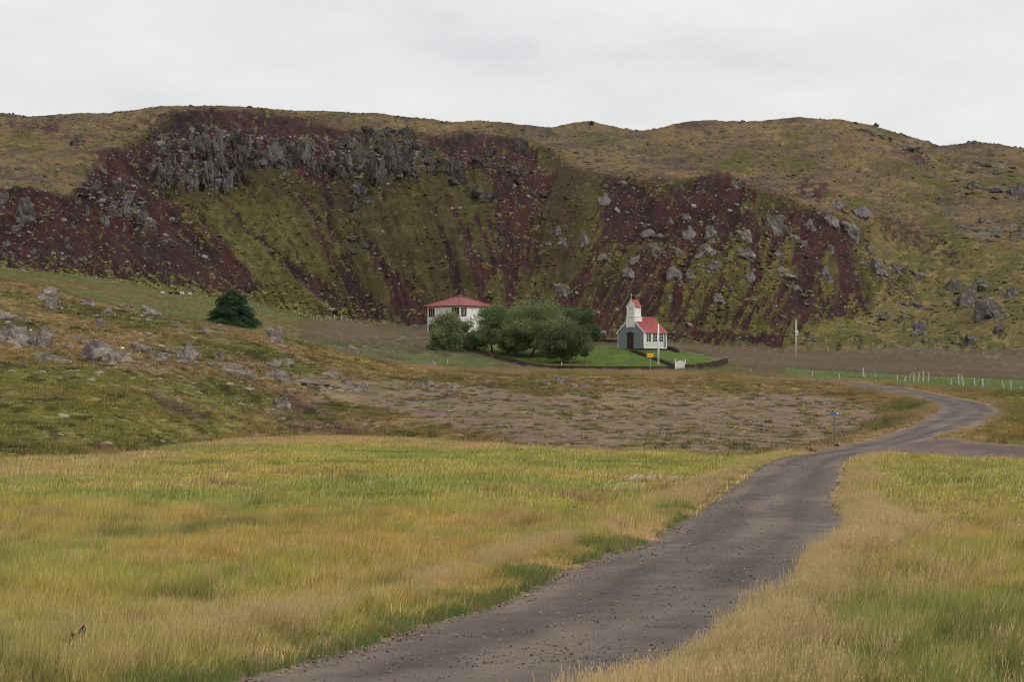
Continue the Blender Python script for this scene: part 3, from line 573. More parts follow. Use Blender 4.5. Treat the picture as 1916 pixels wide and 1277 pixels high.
# small smooth white lumps lying on the heath boulders
flat('white_lump', (.85, .83, .80), .6, .95, 1.03)
V_, F_ = ico(3); LUMP = npmesh('white_lump_shape', V_*np.array([1, .8, .62])*(1+.10*fbm(V_[:, 0]*2, V_[:, 1]*2+V_[:, 2], 2))[:, None], F_, MATS['white_lump'])
for (px, py, s_, lab) in ((57.5,618,5,'upper of two small white lumps in the cleft of the left edge boulder'),(58.5,629.5,6.5,'lower of two small white lumps in the cleft of the left edge boulder'),(229,652,8,'bright white oval lump on a boulder right of the pyramid boulder')):
    for o, a, b_, wd, ht, reg in ROCKS: pass
    p = hit(px, py+14); o = bpy.data.objects.new('white_stone', LUMP); k = p.y/F; q = Vector(unproj(px, py, p.y-1.6)); o.location = q; o.scale = (s_*k*.45,)*3
    tag(link(o), lab, 'white stone', 'white stones on the heath boulders')
# ---------------------------------------------------------------- mesh builder for made things
class MB:
    def __init__(s): s.v = []; s.f = []
    def add(s, V, Fc): k = len(s.v); s.v += [tuple(p) for p in V]; s.f += [tuple(i+k for i in f) for f in Fc]; return s
    def box(s, x0, x1, y0, y1_, z0, z1):
        return s.add([(x0,y0,z0),(x1,y0,z0),(x1,y1_,z0),(x0,y1_,z0),(x0,y0,z1),(x1,y0,z1),(x1,y1_,z1),(x0,y1_,z1)], [(0,3,2,1),(4,5,6,7),(0,1,5,4),(1,2,6,5),(2,3,7,6),(3,0,4,7)])
    def prism(s, pts, a0, a1, axis='y'):                  # pts in (x,z) for axis y, (y,z) for axis x, (x,y) for z
        f = {'y': lambda p, a: (p[0], a, p[1]), 'x': lambda p, a: (a, p[0], p[1]), 'z': lambda p, a: (p[0], p[1], a)}[axis]; n = len(pts)
        return s.add([f(p, a0) for p in pts]+[f(p, a1) for p in pts], [tuple(range(n))[::-1], tuple(range(n, 2*n))]+[(i, (i+1) % n, n+(i+1) % n, n+i) for i in range(n)])
    def tube(s, p0, p1, r0, r1=None, n=8):
        r1 = r0 if r1 is None else r1; p0 = Vector(p0); p1 = Vector(p1); z = (p1-p0).normalized(); x = z.orthogonal().normalized(); y = z.cross(x); V = []
        for p, r in ((p0, r0), (p1, r1)): V += [p+(x*math.cos(2*math.pi*i/n)+y*math.sin(2*math.pi*i/n))*r for i in range(n)]
        return s.add(V, [tuple(range(n))[::-1], tuple(range(n, 2*n))]+[(i, (i+1) % n, n+(i+1) % n, n+i) for i in range(n)])
    def build(s, name, mat, parent=None, smooth=False, bevel=0):
        me = bpy.data.meshes.new(name); me.from_pydata(s.v, [], s.f); bm = bmesh.new(); bm.from_mesh(me); bmesh.ops.recalc_face_normals(bm, faces=bm.faces)
        if bevel: bmesh.ops.bevel(bm, geom=bm.edges[:], offset=bevel, segments=1, affect='EDGES')
        bm.to_mesh(me); bm.free(); me.materials.append(mat)
        for p in me.polygons: p.use_smooth = smooth
        return link(bpy.data.objects.new(name, me), parent)
def empty(name, loc, rz=0): o = bpy.data.objects.new(name, None); o.empty_display_size = .3; o.location = loc; o.rotation_euler = (0, 0, rz); return link(o)
def copy_tree(o, parent=None):
    c = o.copy(); sc.collection.objects.link(c); c.parent = parent
    for ch in [x for x in bpy.data.objects if x.parent == o]: copy_tree(ch, c)
    return c
M = MATS
flat('white_paint', (.80, .79, .75), .6, .88, 1.04, 2.2); flat('old_white_paint', (.72, .71, .67), .7, .75, 1.08, 5)
flat('red_roof', (.34, .082, .076), .55, .80, 1.18, 1.3); flat('house_roof', (.27, .072, .066), .6, .72, 1.2, 1.2); flat('dark_red_paint', (.10, .018, .022), .6)
flat('door_brown', (.050, .022, .022), .6, .7, 1.2); flat('dark_stone', (.050, .040, .038), .95, .5, 1.6, 3.5, bd=.1); flat('wall_stone', (.070, .050, .042), .95, .4, 1.7, 2.6, bd=.15)
flat('grey_iron', (.25, .282, .298), .55, .9, 1.08, 2); flat('glass_dark', (.018, .020, .024), .12, .8, 1.2, 1, spec=.6); flat('steel', (.35, .36, .36), .45, metal=.5)
flat('weathered_wood', (.50, .485, .44), .85, .7, 1.15, 4); flat('grey_wood', (.17, .155, .13), .9, .7, 1.2, 4); flat('sign_yellow', (.86, .50, .035), .5, .97, 1.03); flat('sign_blue', (.075, .15, .40), .5, .95, 1.05); flat('sign_black', (.02, .02, .02), .6)
flat('red_paint', (.33, .045, .03), .6); flat('pole_wood', (.52, .48, .43), .85, .75, 1.15, 3); flat('render_white', (.78, .77, .73), .85, .9, 1.04, 1.5, bd=.01)
# ---------------------------------------------------------------- the church
cp = hit(1205, 656); CRZ = -math.radians(42); CW, CL = 5.5, 5.75
t_ = Vector((math.cos(CRZ), math.sin(CRZ))); nrm_ = Vector((-math.sin(CRZ), math.cos(CRZ)))
c0 = Vector((cp.x, cp.y))-t_*(CW/2)                       # centre of the front gable
ch = empty('church', (c0.x, c0.y, cp.z+.35), CRZ)
tag(ch, 'small grey and white country church with red roof and belfry', 'church')
hw = CW/2; EV = 2.72; RG = 5.15
fo = MB().box(-hw-.12, hw+.12, -.12, CL+.12, -1.3, -.012).build('foundation', M['dark_stone'], ch)
rr_ = random.Random(3)
for side in range(2):
    x = -hw-.1
    if side == 0:
        while x < hw: 
            wdt = rr_.uniform(.3, .55); MBx = MB().box(x, min(x+wdt-.03, hw+.1), -.24, -.10, -.42+rr_.uniform(-.04, .04), -.03+rr_.uniform(-.03, 0)); MBx.build('foundation_stone', M['dark_stone'], fo, bevel=.02); x += wdt
    else:
        y = -.1
        while y < CL:
            wdt = rr_.uniform(.3, .55); MB().box(hw+.10, hw+.24, y, min(y+wdt-.03, CL+.1), -.42+rr_.uniform(-.04, .04), -.03+rr_.uniform(-.03, 0)).build('foundation_stone', M['dark_stone'], fo, bevel=.02); y += wdt
wl = MB().prism([(-hw, 0), (hw, 0), (hw, EV), (0, RG-.08), (-hw, EV)], .0, CL).build('wall', M['grey_iron'], ch)
cor = MB()                                                # corrugated sheets: shallow vertical ribs on the front gable and the grey end of the side
x = -hw+.06
while x < hw-.05:
    top = EV+(1-abs(x)/hw)*(RG-.08-EV)-.06; cor.box(x, x+.045, -.022, .002, 0, top); x += .10
cor.build('gable_cladding', M['grey_iron'], ch)
wb = MB().box(hw, hw+.025, .14, 5.0, .03, EV-.03).build('white_side_wall', M['old_white_paint'], ch)
rb = MB(); y = .2
while y < 4.95: rb.box(hw+.025, hw+.045, y, y+.05, .12, 1.0); y += .12
rb.build('side_cladding', M['old_white_paint'], ch)
rb = MB(); y = 5.05
while y < CL-.15: rb.box(hw+.0, hw+.022, y, y+.045, .1, EV-.03); y += .10
rb.build('side_cladding', M['grey_iron'], ch)
for (xa, xb, ya, yb) in ((-hw-.03, -hw+.10, -.035, .02), (hw-.10, hw+.06, -.035, .12), (hw-.02, hw+.06, CL-.14, CL+.03)):
    MB().box(xa, xb, ya, yb, 0, EV-.05).build('corner_board', M['white_paint'], ch)
MB().box(hw+.02, hw+.07, .12, CL-.14, 0, .10).build('base_board', M['white_paint'], ch)
th = .10; ov = .22; sl_ = (RG-EV)/hw
for sgn in (-1, 1):
    r = MB().prism([(0, RG+.02), (sgn*(hw+ov), EV-ov*sl_+.02), (sgn*(hw+ov), EV-ov*sl_+.02-th), (0, RG-th+.02)], -.10, CL+.12)
    ro = r.build('roof', M['red_roof'], ch)
    bb = MB(); bb.prism([(0, RG+.05), (sgn*(hw+ov+.03), EV-ov*sl_+.03), (sgn*(hw+ov+.03), EV-ov*sl_-.20), (0, RG-.20)], -.15, -.105).build('barge_board', M['white_paint'], ch)
    sm_ = MB(); y = .12
    while y < CL: sm_.prism([(sgn*.05, RG+.012+.02), (sgn*(hw+ov-.02), EV-(ov-.02)*sl_+.02+.012), (sgn*(hw+ov-.02), EV-(ov-.02)*sl_+.008), (sgn*.05, RG)], y, y+.03); y += .30
    sm_.build('roof_seam', M['red_roof'], ro)
MB().box(-.09, .09, -.10, CL+.12, RG+.005, RG+.07).build('ridge_cap', M['red_roof'], ch)
MB().box(hw+.03, hw+.09, .0, CL, EV-.22, EV-.10).build('eaves_board', M['white_paint'], ch)
# door
dr = MB().box(-.62, .46, -.075, -.025, .0, 2.28).build('door', M['door_brown'], ch)
MB().box(-.09, -.06, -.085, -.076, .05, 2.05).build('leaf_gap', M['sign_black'], dr)
for xa in (-.54, .02):
    for za in (.15, .85, 1.5): MB().box(xa, xa+.36, -.09, -.076, za, za+.5).build('door_panel', M['door_brown'], dr)
MB().box(-.72, -.62, -.10, -.025, 0, 2.3).build('door_jamb', M['dark_red_paint'], dr); MB().box(.46, .56, -.10, -.025, 0, 2.3).build('door_jamb', M['dark_red_paint'], dr)
MB().prism([(-.86, 2.30), (.70, 2.30), (.70, 2.42), (-.08, 2.74), (-.86, 2.42)], -.16, -.025).build('door_pediment', M['door_brown'], dr)
MB().box(.0, .04, -.13, -.09, 1.0, 1.1).build('door_handle', M['steel'], dr)
st = MB().box(-1.0, .85, -1.0, -.13, -1.2, -.22).build('door_step', M['dark_stone'], ch)
ow = MB(); ow.prism([(.22*math.cos(a), 3.75+.24*math.sin(a)) for a in [i*math.pi/6 for i in range(12)]], -.05, -.024); rw = ow.build('round_window', M['glass_dark'], ch)
ow = MB()
for i in range(12):
    a0, a1 = i*math.pi/6, (i+1)*math.pi/6; ow.prism([(.22*math.cos(a0), 3.75+.24*math.sin(a0)), (.29*math.cos(a0), 3.75+.31*math.sin(a0)), (.29*math.cos(a1), 3.75+.31*math.sin(a1)), (.22*math.cos(a1), 3.75+.24*math.sin(a1))], -.065, -.026)
ow.build('window_frame', M['grey_iron'], rw)
# three side windows, each with frame, six panes
for (s0, s1_) in ((.56, 1.66), (2.17, 3.27), (3.78, 4.88)):
    z0, z1 = 1.08, 2.55
    wn = MB().box(hw+.026, hw+.034, s0, s1_, z0, z1).build('window', M['sign_black'], ch)
    fr = MB()
    for a, b_, c, d_ in ((s0-.09, s1_+.09, z0-.08, z0), (s0-.09, s1_+.09, z1, z1+.06), (s0-.09, s0, z0, z1), (s1_, s1_+.09, z0, z1)): fr.box(hw+.027, hw+.10, a, b_, c, d_)
    fr.build('window_frame', M['white_paint'], wn)
    mu = MB(); mid = (s0+s1_)/2; mu.box(hw+.035, hw+.07, mid-.035, mid+.035, z0, z1)
    for k in (1, 2): mu.box(hw+.035, hw+.062, s0, s1_, z0+(z1-z0)*k/3-.02, z0+(z1-z0)*k/3+.02)
    mu.build('glazing_bar', M['old_white_paint'], wn)
    for a, b_ in ((s0, mid-.035), (mid+.035, s1_)):
        for k in range(3): MB().box(hw+.036, hw+.042, a+.01, b_-.01, z0+(z1-z0)*k/3+.025, z0+(z1-z0)*(k+1)/3-.025).build('pane', M['glass_dark'], wn)
# belfry
tw = .89; T0, T1, T2, T3 = 4.15, 5.12, 6.90, 7.92; td = 1.78
bt = MB().box(-tw, tw, -.14, td, T0-.7, T1).build('belfry_base', M['white_paint'], ch)
MB().box(-tw-.07, tw+.07, -.21, td+.07, T1, T1+.10).build('string_course', M['white_paint'], bt); MB().box(-tw-.05, tw+.05, -.19, td+.05, T0+.22, T0+.30).build('skirting', M['white_paint'], bt)
u = .80; bf = MB().prism([(-u, T1+.10), (u, T1+.10), (u, T2), (0, T3-.06), (-u, T2)], -.04, td-.16).build('belfry', M['white_paint'], ch)
for xa in (-u-.03, u-.11): MB().box(xa, xa+.14, -.07, .10, T1+.10, T2-.04).build('corner_board', M['white_paint'], bf)
MB().prism([(-.34, T1+.22), (.34, T1+.22), (.34, T2-.45)]+[(.34*math.cos(a), T2-.45+.34*math.sin(a)) for a in [i*math.pi/8 for i in range(1, 8)]]+[(-.34, T2-.45)], -.058, -.042).build('blind_arch', M['grey_iron'], bf)
MB().prism([(-.27, T1+.28), (.27, T1+.28), (.27, T2-.45)]+[(.27*math.cos(a), T2-.45+.27*math.sin(a)) for a in [i*math.pi/8 for i in range(1, 8)]]+[(-.27, T2-.45)], -.075, -.060).build('shutter', M['white_paint'], bf)
MB().prism([(.0+.11*math.cos(a), T2-.48+.13*math.sin(a)) for a in [i*math.pi/5 for i in range(10)]], -.085, -.077).build('sound_hole', M['sign_black'], bf)
k_ = (T3-T2)/u
for sgn in (-1, 1):
    MB().prism([(0, T3+.02), (sgn*(u+.14), T2-.14*k_+.02), (sgn*(u+.14), T2-.14*k_-.06), (0, T3-.06)], -.10, td-.06).build('belfry_roof', M['red_roof'], ch)
    MB().prism([(0, T3+.04), (sgn*(u+.16), T2-.14*k_+.02), (sgn*(u+.16), T2-.14*k_-.12), (0, T3-.12)], -.14, -.102).build('barge_board', M['white_paint'], bf)
cr_ = MB(); cr_.box(-.045, .045, .05, .13, T3, T3+1.08); cr_.box(-.27, .27, .052, .128, T3+.66, T3+.75); cr_.box(-.10, .10, .0, .18, T3, T3+.14); cr_.build('cross', M['weathered_wood'], ch)
# ---------------------------------------------------------------- the white farmhouse, one corner towards us
hp = hit(861, 630, 480); HY = 502.0; hx, hy, _ = unproj(861, 571, HY); ez = unproj(861, 571, HY)[2]; HRZ = -math.radians(43)
ho = empty('farmhouse', (hx, hy, ez-5.35), HRZ); tag(ho, 'white two-storey farmhouse with red hipped roof behind the shrubs', 'house')
# local frame: the near corner is the origin, the left face runs along -x, the right face along +y
LW, RW, HH = 8.1, 7.9, 5.30
MB().box(-LW, 0, 0, RW, -1.5, HH).build('wall', M['render_white'], ho)
o_ = .42; rb_ = 1.72; rx0, rx1 = -LW/2-.45, -LW/2+.45
rf = MB().add([(-LW-o_, -o_, HH), (o_, -o_, HH), (o_, RW+o_, HH), (-LW-o_, RW+o_, HH), (rx0, RW/2, HH+rb_), (rx1, RW/2, HH+rb_), (-LW-o_, -o_, HH-.14), (o_, -o_, HH-.14), (o_, RW+o_, HH-.14), (-LW-o_, RW+o_, HH-.14)],
   [(0,1,5,4), (1,2,5), (2,3,4,5), (3,0,4), (0,6,7,1), (1,7,8,2), (2,8,9,3), (3,9,6,0), (6,9,8,7)]).build('roof', M['house_roof'], ho)
for a, b_ in (((o_, -o_, HH+.02), (rx1, RW/2, HH+rb_+.03)), ((-LW-o_, -o_, HH+.02), (rx0, RW/2, HH+rb_+.03)), ((o_, RW+o_, HH+.02), (rx1, RW/2, HH+rb_+.03)), ((rx0, RW/2, HH+rb_+.03), (rx1, RW/2, HH+rb_+.03))):
    MB().tube(a, b_, .09, .09, 6).build('hip_cap', M['red_roof'], rf)
MB().box(rx0-.1, rx0+.35, RW/2-.2, RW/2+.2, HH+rb_-.3, HH+rb_+.35).build('chimney', M['house_roof'], rf)
MB().tube((rx1, RW/2, HH+rb_), (rx1, RW/2, HH+rb_+1.3), .03, .02, 6).build('aerial', M['steel'], rf)
MB().box(-LW-o_+.02, o_-.02, -o_-.05, -o_, HH-.16, HH-.02).build('gutter', M['dark_red_paint'], rf); MB().box(o_, o_+.05, -o_, RW+o_, HH-.16, HH-.02).build('gutter', M['dark_red_paint'], rf)
MB().tube((.06, RW-2.35, 0), (.06, RW-2.35, HH-.1), .05, .05, 6).build('downpipe', M['dark_red_paint'], ho)
def hwin(face, a0, a1, z0, z1):
    def bx(mb, p, q, r0, r1_, c, d_): return mb.box(p, q, -r1_, -r0, c, d_) if face == 'L' else mb.box(r0, r1_, p, q, c, d_)
    wn = bx(MB(), a0, a1, .0, .012, z0, z1).build('window', M['glass_dark'], ho)
    fr = MB(); t = .09
    for p, q, c, d_ in ((a0, a1, z0, z0+t), (a0, a1, z1-t, z1), (a0, a0+t, z0+t, z1-t), (a1-t, a1, z0+t, z1-t)): bx(fr, p, q, .013, .075, c, d_)
    fr.build('window_frame', M['dark_red_paint'], wn); mu = MB()
    for k in (.36, .64): c_ = a0+(a1-a0)*k; bx(mu, c_-.035, c_+.035, .013, .06, z0+t, z1-t)
    mu.build('glazing_bar', M['weathered_wood'], wn)
for (f, a0, a1, z0, z1) in (('L', -LW+.35, -LW+1.75, 3.35, 4.95), ('L', -1.95, -.30, 3.35, 4.95), ('R', .25, 1.55, 3.35, 4.95), ('R', RW-1.75, RW-.35, 3.5, 4.95), ('L', -LW+.35, -LW+1.75, .55, 2.05), ('L', -1.95, -.30, .55, 2.05), ('R', .25, 1.55, .55, 2.05)): hwin(f, a0, a1, z0, z1)
# ---------------------------------------------------------------- churchyard walls of dark stone
def dry_wall(path, hgt, thick, lab, seed, cap=False):
    pts = [hit(*p) if len(p) == 2 else hit(p[0], p[1]) for p in path]; d = [0.0]
    for a, b_ in zip(pts[:-1], pts[1:]): d.append(d[-1]+(Vector((b_.x, b_.y))-Vector((a.x, a.y))).length)
    n = max(2, int(d[-1]/.5)); s = np.linspace(0, d[-1], n); X = np.interp(s, d, [p.x for p in pts]); Y = np.interp(s, d, [p.y for p in pts]); r = random.Random(seed)
    root = empty('stone_wall', (X[0], Y[0], float(ground(X[0], Y[0])))); tag(root, lab, 'wall', 'dark walls round the churchyard')
    o0 = root.location; G = ground(X, Y); tx, ty = np.gradient(X), np.gradient(Y); L = np.hypot(tx, ty)+1e-9; nx, ny = -ty/L, tx/L
    V = []; 
    for i in range(n):
        j = [r.uniform(-.05, .05) for _ in range(4)]; t2 = thick/2*.8
        for (o, z) in ((-t2+j[0], -.3), (-t2*.8+j[1], hgt-.09+j[1]), (t2*.8+j[2], hgt-.09+j[2]), (t2+j[3], -.3)): V.append((X[i]+nx[i]*o-o0.x, Y[i]+ny[i]*o-o0.y, G[i]+z-o0.z))
    Fc = [(4*i+a, 4*i+a+1, 4*i+a+5, 4*i+a+4) for i in range(n-1) for a in range(3)]+[(0,1,2,3), (4*n-4, 4*n-3, 4*n-2, 4*n-1)]
    MB().add(V, Fc).build('wall_core', M['dark_stone'], root)
    sb = MB()
    for side in (-1, 1):
        nc_ = max(2, int(round(hgt/.17)))
        for c in range(nc_):
            q = r.uniform(0, .3)
            while q < d[-1]-.3:
                wl_ = r.uniform(.25, .5); i = np.interp(q+wl_/2, s, np.arange(n)); i0 = int(i); x, y, gz = np.interp(q+wl_/2, s, X), np.interp(q+wl_/2, s, Y), np.interp(q+wl_/2, s, G)
                tX, tY, nX, nY = tx[i0]/L[i0], ty[i0]/L[i0], nx[i0], ny[i0]; hh = hgt/nc_*r.uniform(.8, 1.0); zc = gz+c*hgt/nc_+hh/2+r.uniform(-.02, .03); off = side*(thick/2*.72*(1-.15*c/nc_))+r.uniform(-.03, .03); dd = .17; V = []
                for (a, b_, cz) in ((-1,-1,-1),(1,-1,-1),(1,1,-1),(-1,1,-1),(-1,-1,1),(1,-1,1),(1,1,1),(-1,1,1)):
                    jj = r.uniform(.78, 1.0); ax = a*wl_/2*.95*jj; bx_ = off+b_*dd*r.uniform(.8, 1); V.append((x+tX*ax+nX*bx_-o0.x, y+tY*ax+nY*bx_-o0.y, zc+cz*hh/2*r.uniform(.8, 1)-o0.z))
                sb.add(V, [(0,3,2,1),(4,5,6,7),(0,1,5,4),(1,2,6,5),(2,3,7,6),(3,0,4,7)]); q += wl_
    st = sb.build('coursed_stones', M['wall_stone'], root); st['kind'] = 'stuff'; return root
dry_wall([(858,648),(880,656),(905,665),(935,673),(965,680),(1000,688),(1030,693)], .62, .6, 'dark stone wall curving down past the willows to the lawn front', 1)
dry_wall([(1030,693),(1100,694),(1180,694),(1262,694)], .68, .6, 'long dark stone wall in front of the lawn left of the gate', 2)
dry_wall([(1284,694),(1310,693),(1335,689),(1359,683)], .95, .6, 'short dark stone wall right of the white gate', 3)
dry_wall([(1182,658),(1205,666),(1230,675),(1250,682),(1264,690)], .40, .5, 'low dark wall crossing the lawn from church door to gate', 4)
dry_wall([(1100,643),(1130,645),(1157,647)], .95, .6, 'dark stone wall between the willows and the church', 5)
dry_wall([(1251,654),(1260,657),(1268,660)], .50, .5, 'short dark wall stub just right of the church', 6)
# ---------------------------------------------------------------- gate, poles, signs
gp_ = hit(1273, 693); gt = empty('gate', (gp_.x, gp_.y, gp_.z+.05), math.radians(2)); tag(gt, 'white wooden lychgate panel with arched top in the churchyard wall', 'gate')
for sx1 in (-.74, .74):
    p_ = MB().box(sx1-.075, sx1+.075, -.08, .08, -.4, 1.48).build('post', M['white_paint'], gt); MB().prism([(sx1-.10, 1.48), (sx1+.10, 1.48), (sx1+.02, 1.62), (sx1-.02, 1.62)], -.1, .1).build('post_cap', M['white_paint'], p_)
arc = [(x, 1.05+.30*math.cos(x/.66*math.pi/2)) for x in np.linspace(-.66, .66, 13)]
lf = MB().prism([(-.66, .16), (.66, .16)]+[(x, z) for x, z in arc[::-1]], -.02, .02).build('gate_leaf', M['old_white_paint'], gt)
ar = MB()
for (x0, z0), (x1, z1) in zip(arc[:-1], arc[1:]): ar.prism([(x0, z0-.05), (x1, z1-.05), (x1, z1+.07), (x0, z0+.07)], -.06, .06)
ar.build('top_rail', M['white_paint'], lf)
for z in (.12, .62): MB().box(-.66, .66, -.05, .05, z, z+.11).build('rail', M['white_paint'], lf)
for i in range(9): x = -.60+i*.15; MB().box(x-.035, x+.035, -.045, -.021, .2, 1.02+.30*math.cos(x/.66*math.pi/2)-.02).build('picket', M['white_paint'], lf)
def pole_thing(name, px, py, lab, cat, rz=0): p = hit(px, py); o = empty(name, p, rz); tag(o, lab, cat); return o, p.y/F
fp, k = pole_thing('flagpole', 1232, 682, 'white flagpole standing on the lawn in front of the church', 'flagpole')
MB().tube((0, 0, -.3), (0, 0, 74*k), .16, .12, 10).build('mast', M['white_paint'], fp, smooth=True); MB().tube((0, 0, 74*k), (0, 0, 74*k+.16), .16, .06, 10).build('finial', M['white_paint'], fp); MB().box(-.2, .2, -.2, .2, -.3, .12).build('base', M['weathered_wood'], fp)
ep, k = pole_thing('electricity_pole', 1488.5, 675, 'tall wooden electricity pole with a white box on its side', 'pole')
MB().tube((0, 0, -.4), (.10, 0, 76*k), .15, .11, 10).build('post', M['pole_wood'], ep, smooth=True)
bx_ = MB().box(-.02, .46, -.28, .08, 47*k, 56*k).build('switch_box', M['white_paint'], ep); MB().box(.05, .36, -.30, -.281, 48.5*k, 53*k).build('box_door', M['steel'], bx_); MB().tube((.36, -.05, 56*k), (.36, -.05, 60*k), .05, .04, 8).build('insulator', M['steel'], ep)
MB().box(-.22, .42, -.06, .06, 73*k, 74.6*k).build('crossarm', M['grey_wood'], ep); MB().tube((.08, 0, 74.6*k), (.08, 0, 77.5*k), .06, .04, 8).build('insulator', M['steel'], ep)
ys, k = pole_thing('yellow_sign', 1216.5, 695, 'yellow rectangular signboard on a thin grey post before the wall', 'sign')
MB().tube((0, 0, -.3), (.02, 0, 33*k), .055, .055, 8).build('post', M['steel'], ys)
b_ = MB().box(-.52, .50, -.05, -.02, 25.5*k, 33*k).build('sign_panel', M['sign_yellow'], ys, bevel=.01)
g_ = MB(); g_.box(-.38, -.33, -.056, -.051, 27*k, 30.5*k); g_.prism([(-.43, 30*k), (-.28, 30*k), (-.355, 31.8*k)], -.056, -.051)
for x0, x1 in ((-.20, -.10), (-.07, .02), (.05, .14), (.17, .26), (.29, .36)): g_.box(x0, x1, -.056, -.051, 28.6*k, 30*k)
g_.build('lettering', M['sign_black'], b_)
bs, k = pole_thing('blue_sign', 1561, 834, 'blue place-name sign with white symbol on a dark wooden post', 'sign')
MB().box(-.065, .065, -.05, .05, -.3, 56*k).build('post', M['grey_wood'], bs); MB().tube((0, 0, 55*k), (0, 0, 58*k), .03, .03, 6).build('bracket', M['steel'], bs)
b_ = MB().box(-8.2*k, 8.6*k, -.07, -.04, 57*k, 62.5*k).build('sign_panel', M['sign_blue'], bs)
MB().box(5.0*k, 7.8*k, -.075, -.071, 58*k, 61.7*k).build('symbol', M['white_paint'], b_)
g_ = MB()
for i in range(7): g_.box((-7+i*1.6)*k, (-6.1+i*1.6)*k, -.075, -.071, 59*k, 60.4*k)
flat('faded_letter', (.20, .28, .55)); g_.build('lettering', M['faded_letter'], b_)
rp, k = pole_thing('red_post', 1457.5, 665, 'short dark red post in the hay field below the hill', 'post'); rp.rotation_euler = (0, .08, 0); MB().box(-.10, .10, -.08, .08, -.2, 12*k).build('stake', M['red_paint'], rp); MB().prism([(-.10, 12*k), (.10, 12*k), (0, 13*k)], -.08, .08).build('stake_tip', M['red_paint'], rp)
# fence posts: x of foot, y of foot, height px, lean px, brightness
def fpost(px, py, hpx, lean, mat, lab, grp, wpx=1.9, dmin=30):
    p = hit(px, py, dmin); k = p.y/F; r = max(.045, wpx*k/2); h_ = hpx*k; o = MB().tube((0, 0, -.3), (lean*k, random.uniform(-.08, .08), h_), r, r*.82, 7).build('fence_post', mat, None); o.location = p; return tag(o, lab, 'fence post', grp)
W1, W2 = M['weathered_wood'], M['grey_wood']
G1 = 'fence posts beside the green strip'
FP = [(1571,712,12,-1,W1,'thin pale fence post at the left end of the green strip'),(1615,705,17,0,W1,'tall white post with a stub at its foot'),(1638,706,5,0,W1,'very short pale post poking from dry grass'),(1659,707,3.5,0,W2,'tiny grey stub in the dry grass'),(1678,713,11,1,W1,'short pale post left of the leaning one'),
 (1691,715,10,4,W1,'thick white post leaning to the right, shortest of the cluster'),(1700.5,714,14,4,W1,'thin pale post leaning right between two white ones'),(1709.5,715,18,.6,W1,'upright white post, tallest left in the cluster'),(1718,714,17,2,W1,'pale post third upright of the cluster'),
 (1727,715,20,1,W1,'pale post with broken top and brace'),(1737,716,19,1,W1,'pale post right of the braced one'),(1762,717,9,-1,W2,'faint grey post, left of a close pair'),(1768.5,718,10,0,W2,'faint grey post, right of a close pair'),(1779.5,720,11,0,W1,'short thin post alone in the middle of the fence'),
 (1794,721,20,-.5,W1,'stout white post beside a left-leaning one'),(1803.5,723,22,-4.5,W1,'tall white post leaning left'),(1824.5,724,16,-2,W1,'grey-white post with bent top'),(1835,724,13,-3,W2,'thin grey leaning post left of the bright post'),(1838.5,725,16,0,W1,'bright thick white post at the right'),
 (1848,726,13,-4,W2,'thin dark grey leaning post right of the bright post'),(1866,727,13,0,W2,'thin faint grey post near the right side'),(1880,729,15,-5.5,W1,'pale post leaning steeply left'),(1892,730,19,-1,W1,'tall pale post second from the right edge'),(1901,730,14,-4,W2,'dark grey leaning post near the right edge'),(1912,730,7,-1.5,W1,'short pale post at the right edge'),(1818,723,9,0,W2,'faint short grey post left of the bent one'),(1786,721,6,0,W2,'tiny grey post left of the stout white post')]
for a in FP: fpost(a[0], a[1], a[2], a[3], a[4], a[5], G1, 3.6 if 'thick' in a[5] else 2.6 if a[4] is W1 else 1.7)
br = MB().tube((0, 0, -.2), (-5*F**0*.075, 0, 1.0), .06, .05, 6).build('fence_brace', W2, None); br.location = hit(1733, 716); tag(br, 'dark slanting timber brace beside the broken-topped post', 'fence brace')
st = MB().tube((0, 0, -.2), (0, 0, .35), .09, .08, 7).build('fence_post', W1, None); st.location = hit(1618, 706); tag(st, 'low stub at the foot of the tall white post', 'fence post', G1)
for a in ((1407,700,10,-3,W1,'pale leaning post where the road ends'),(1520,709,14,-.6,W1,'grey-white post in dry grass beyond the road'),(1287,697,8,0,W2,'thin grey stake just right of the gate'),(1303,697,13,-1.5,W2,'thin grey stake in front of the right wall'),(1137,694,14,0,W2,'thin grey stake in front of the long wall'),(1051,688,10,0,W1,'short white stake on the lawn front right of the willows'),
 (637.5+170,0,0,0,W1,'')): 
    if a[2]: fpost(a[0], a[1], a[2], a[3], a[4], a[5], 'stakes in front of the churchyard', 2.0)
fpost(837.5, 684, 11, 0, W1, 'short white stake in dry grass below the willow shrub', 'stakes in front of the churchyard', 2.2)
G2 = 'fence posts at the foot of the crater slope'
for i, (x, y, h_, l) in enumerate(((588,601,9,-1.5),(593,602,8,0),(601,604,8,0),(617,601,8,.5),(626,599,10,0),(638,600,9,2),(649,602,6,2),(657,601,4,0),(483,573,6,.5),(560,590,5,0))):
    fpost(x, y, h_, l, W1 if i % 2 == 0 else M['pole_wood'], ['leftmost pale post of the fence below the crater slope','second pale post of the crater-foot fence from the left','third pale post of the crater-foot fence','fourth post, in the middle of the crater-foot fence','tallest post of the crater-foot fence','right-leaning post of the crater-foot fence','short right-leaning post near the end of the crater-foot fence','tiny last post at the right end of the crater-foot fence','single pale post just right of the spruce','single faint post between spruce and crater-foot fence'][i], G2, 1.8, 430)
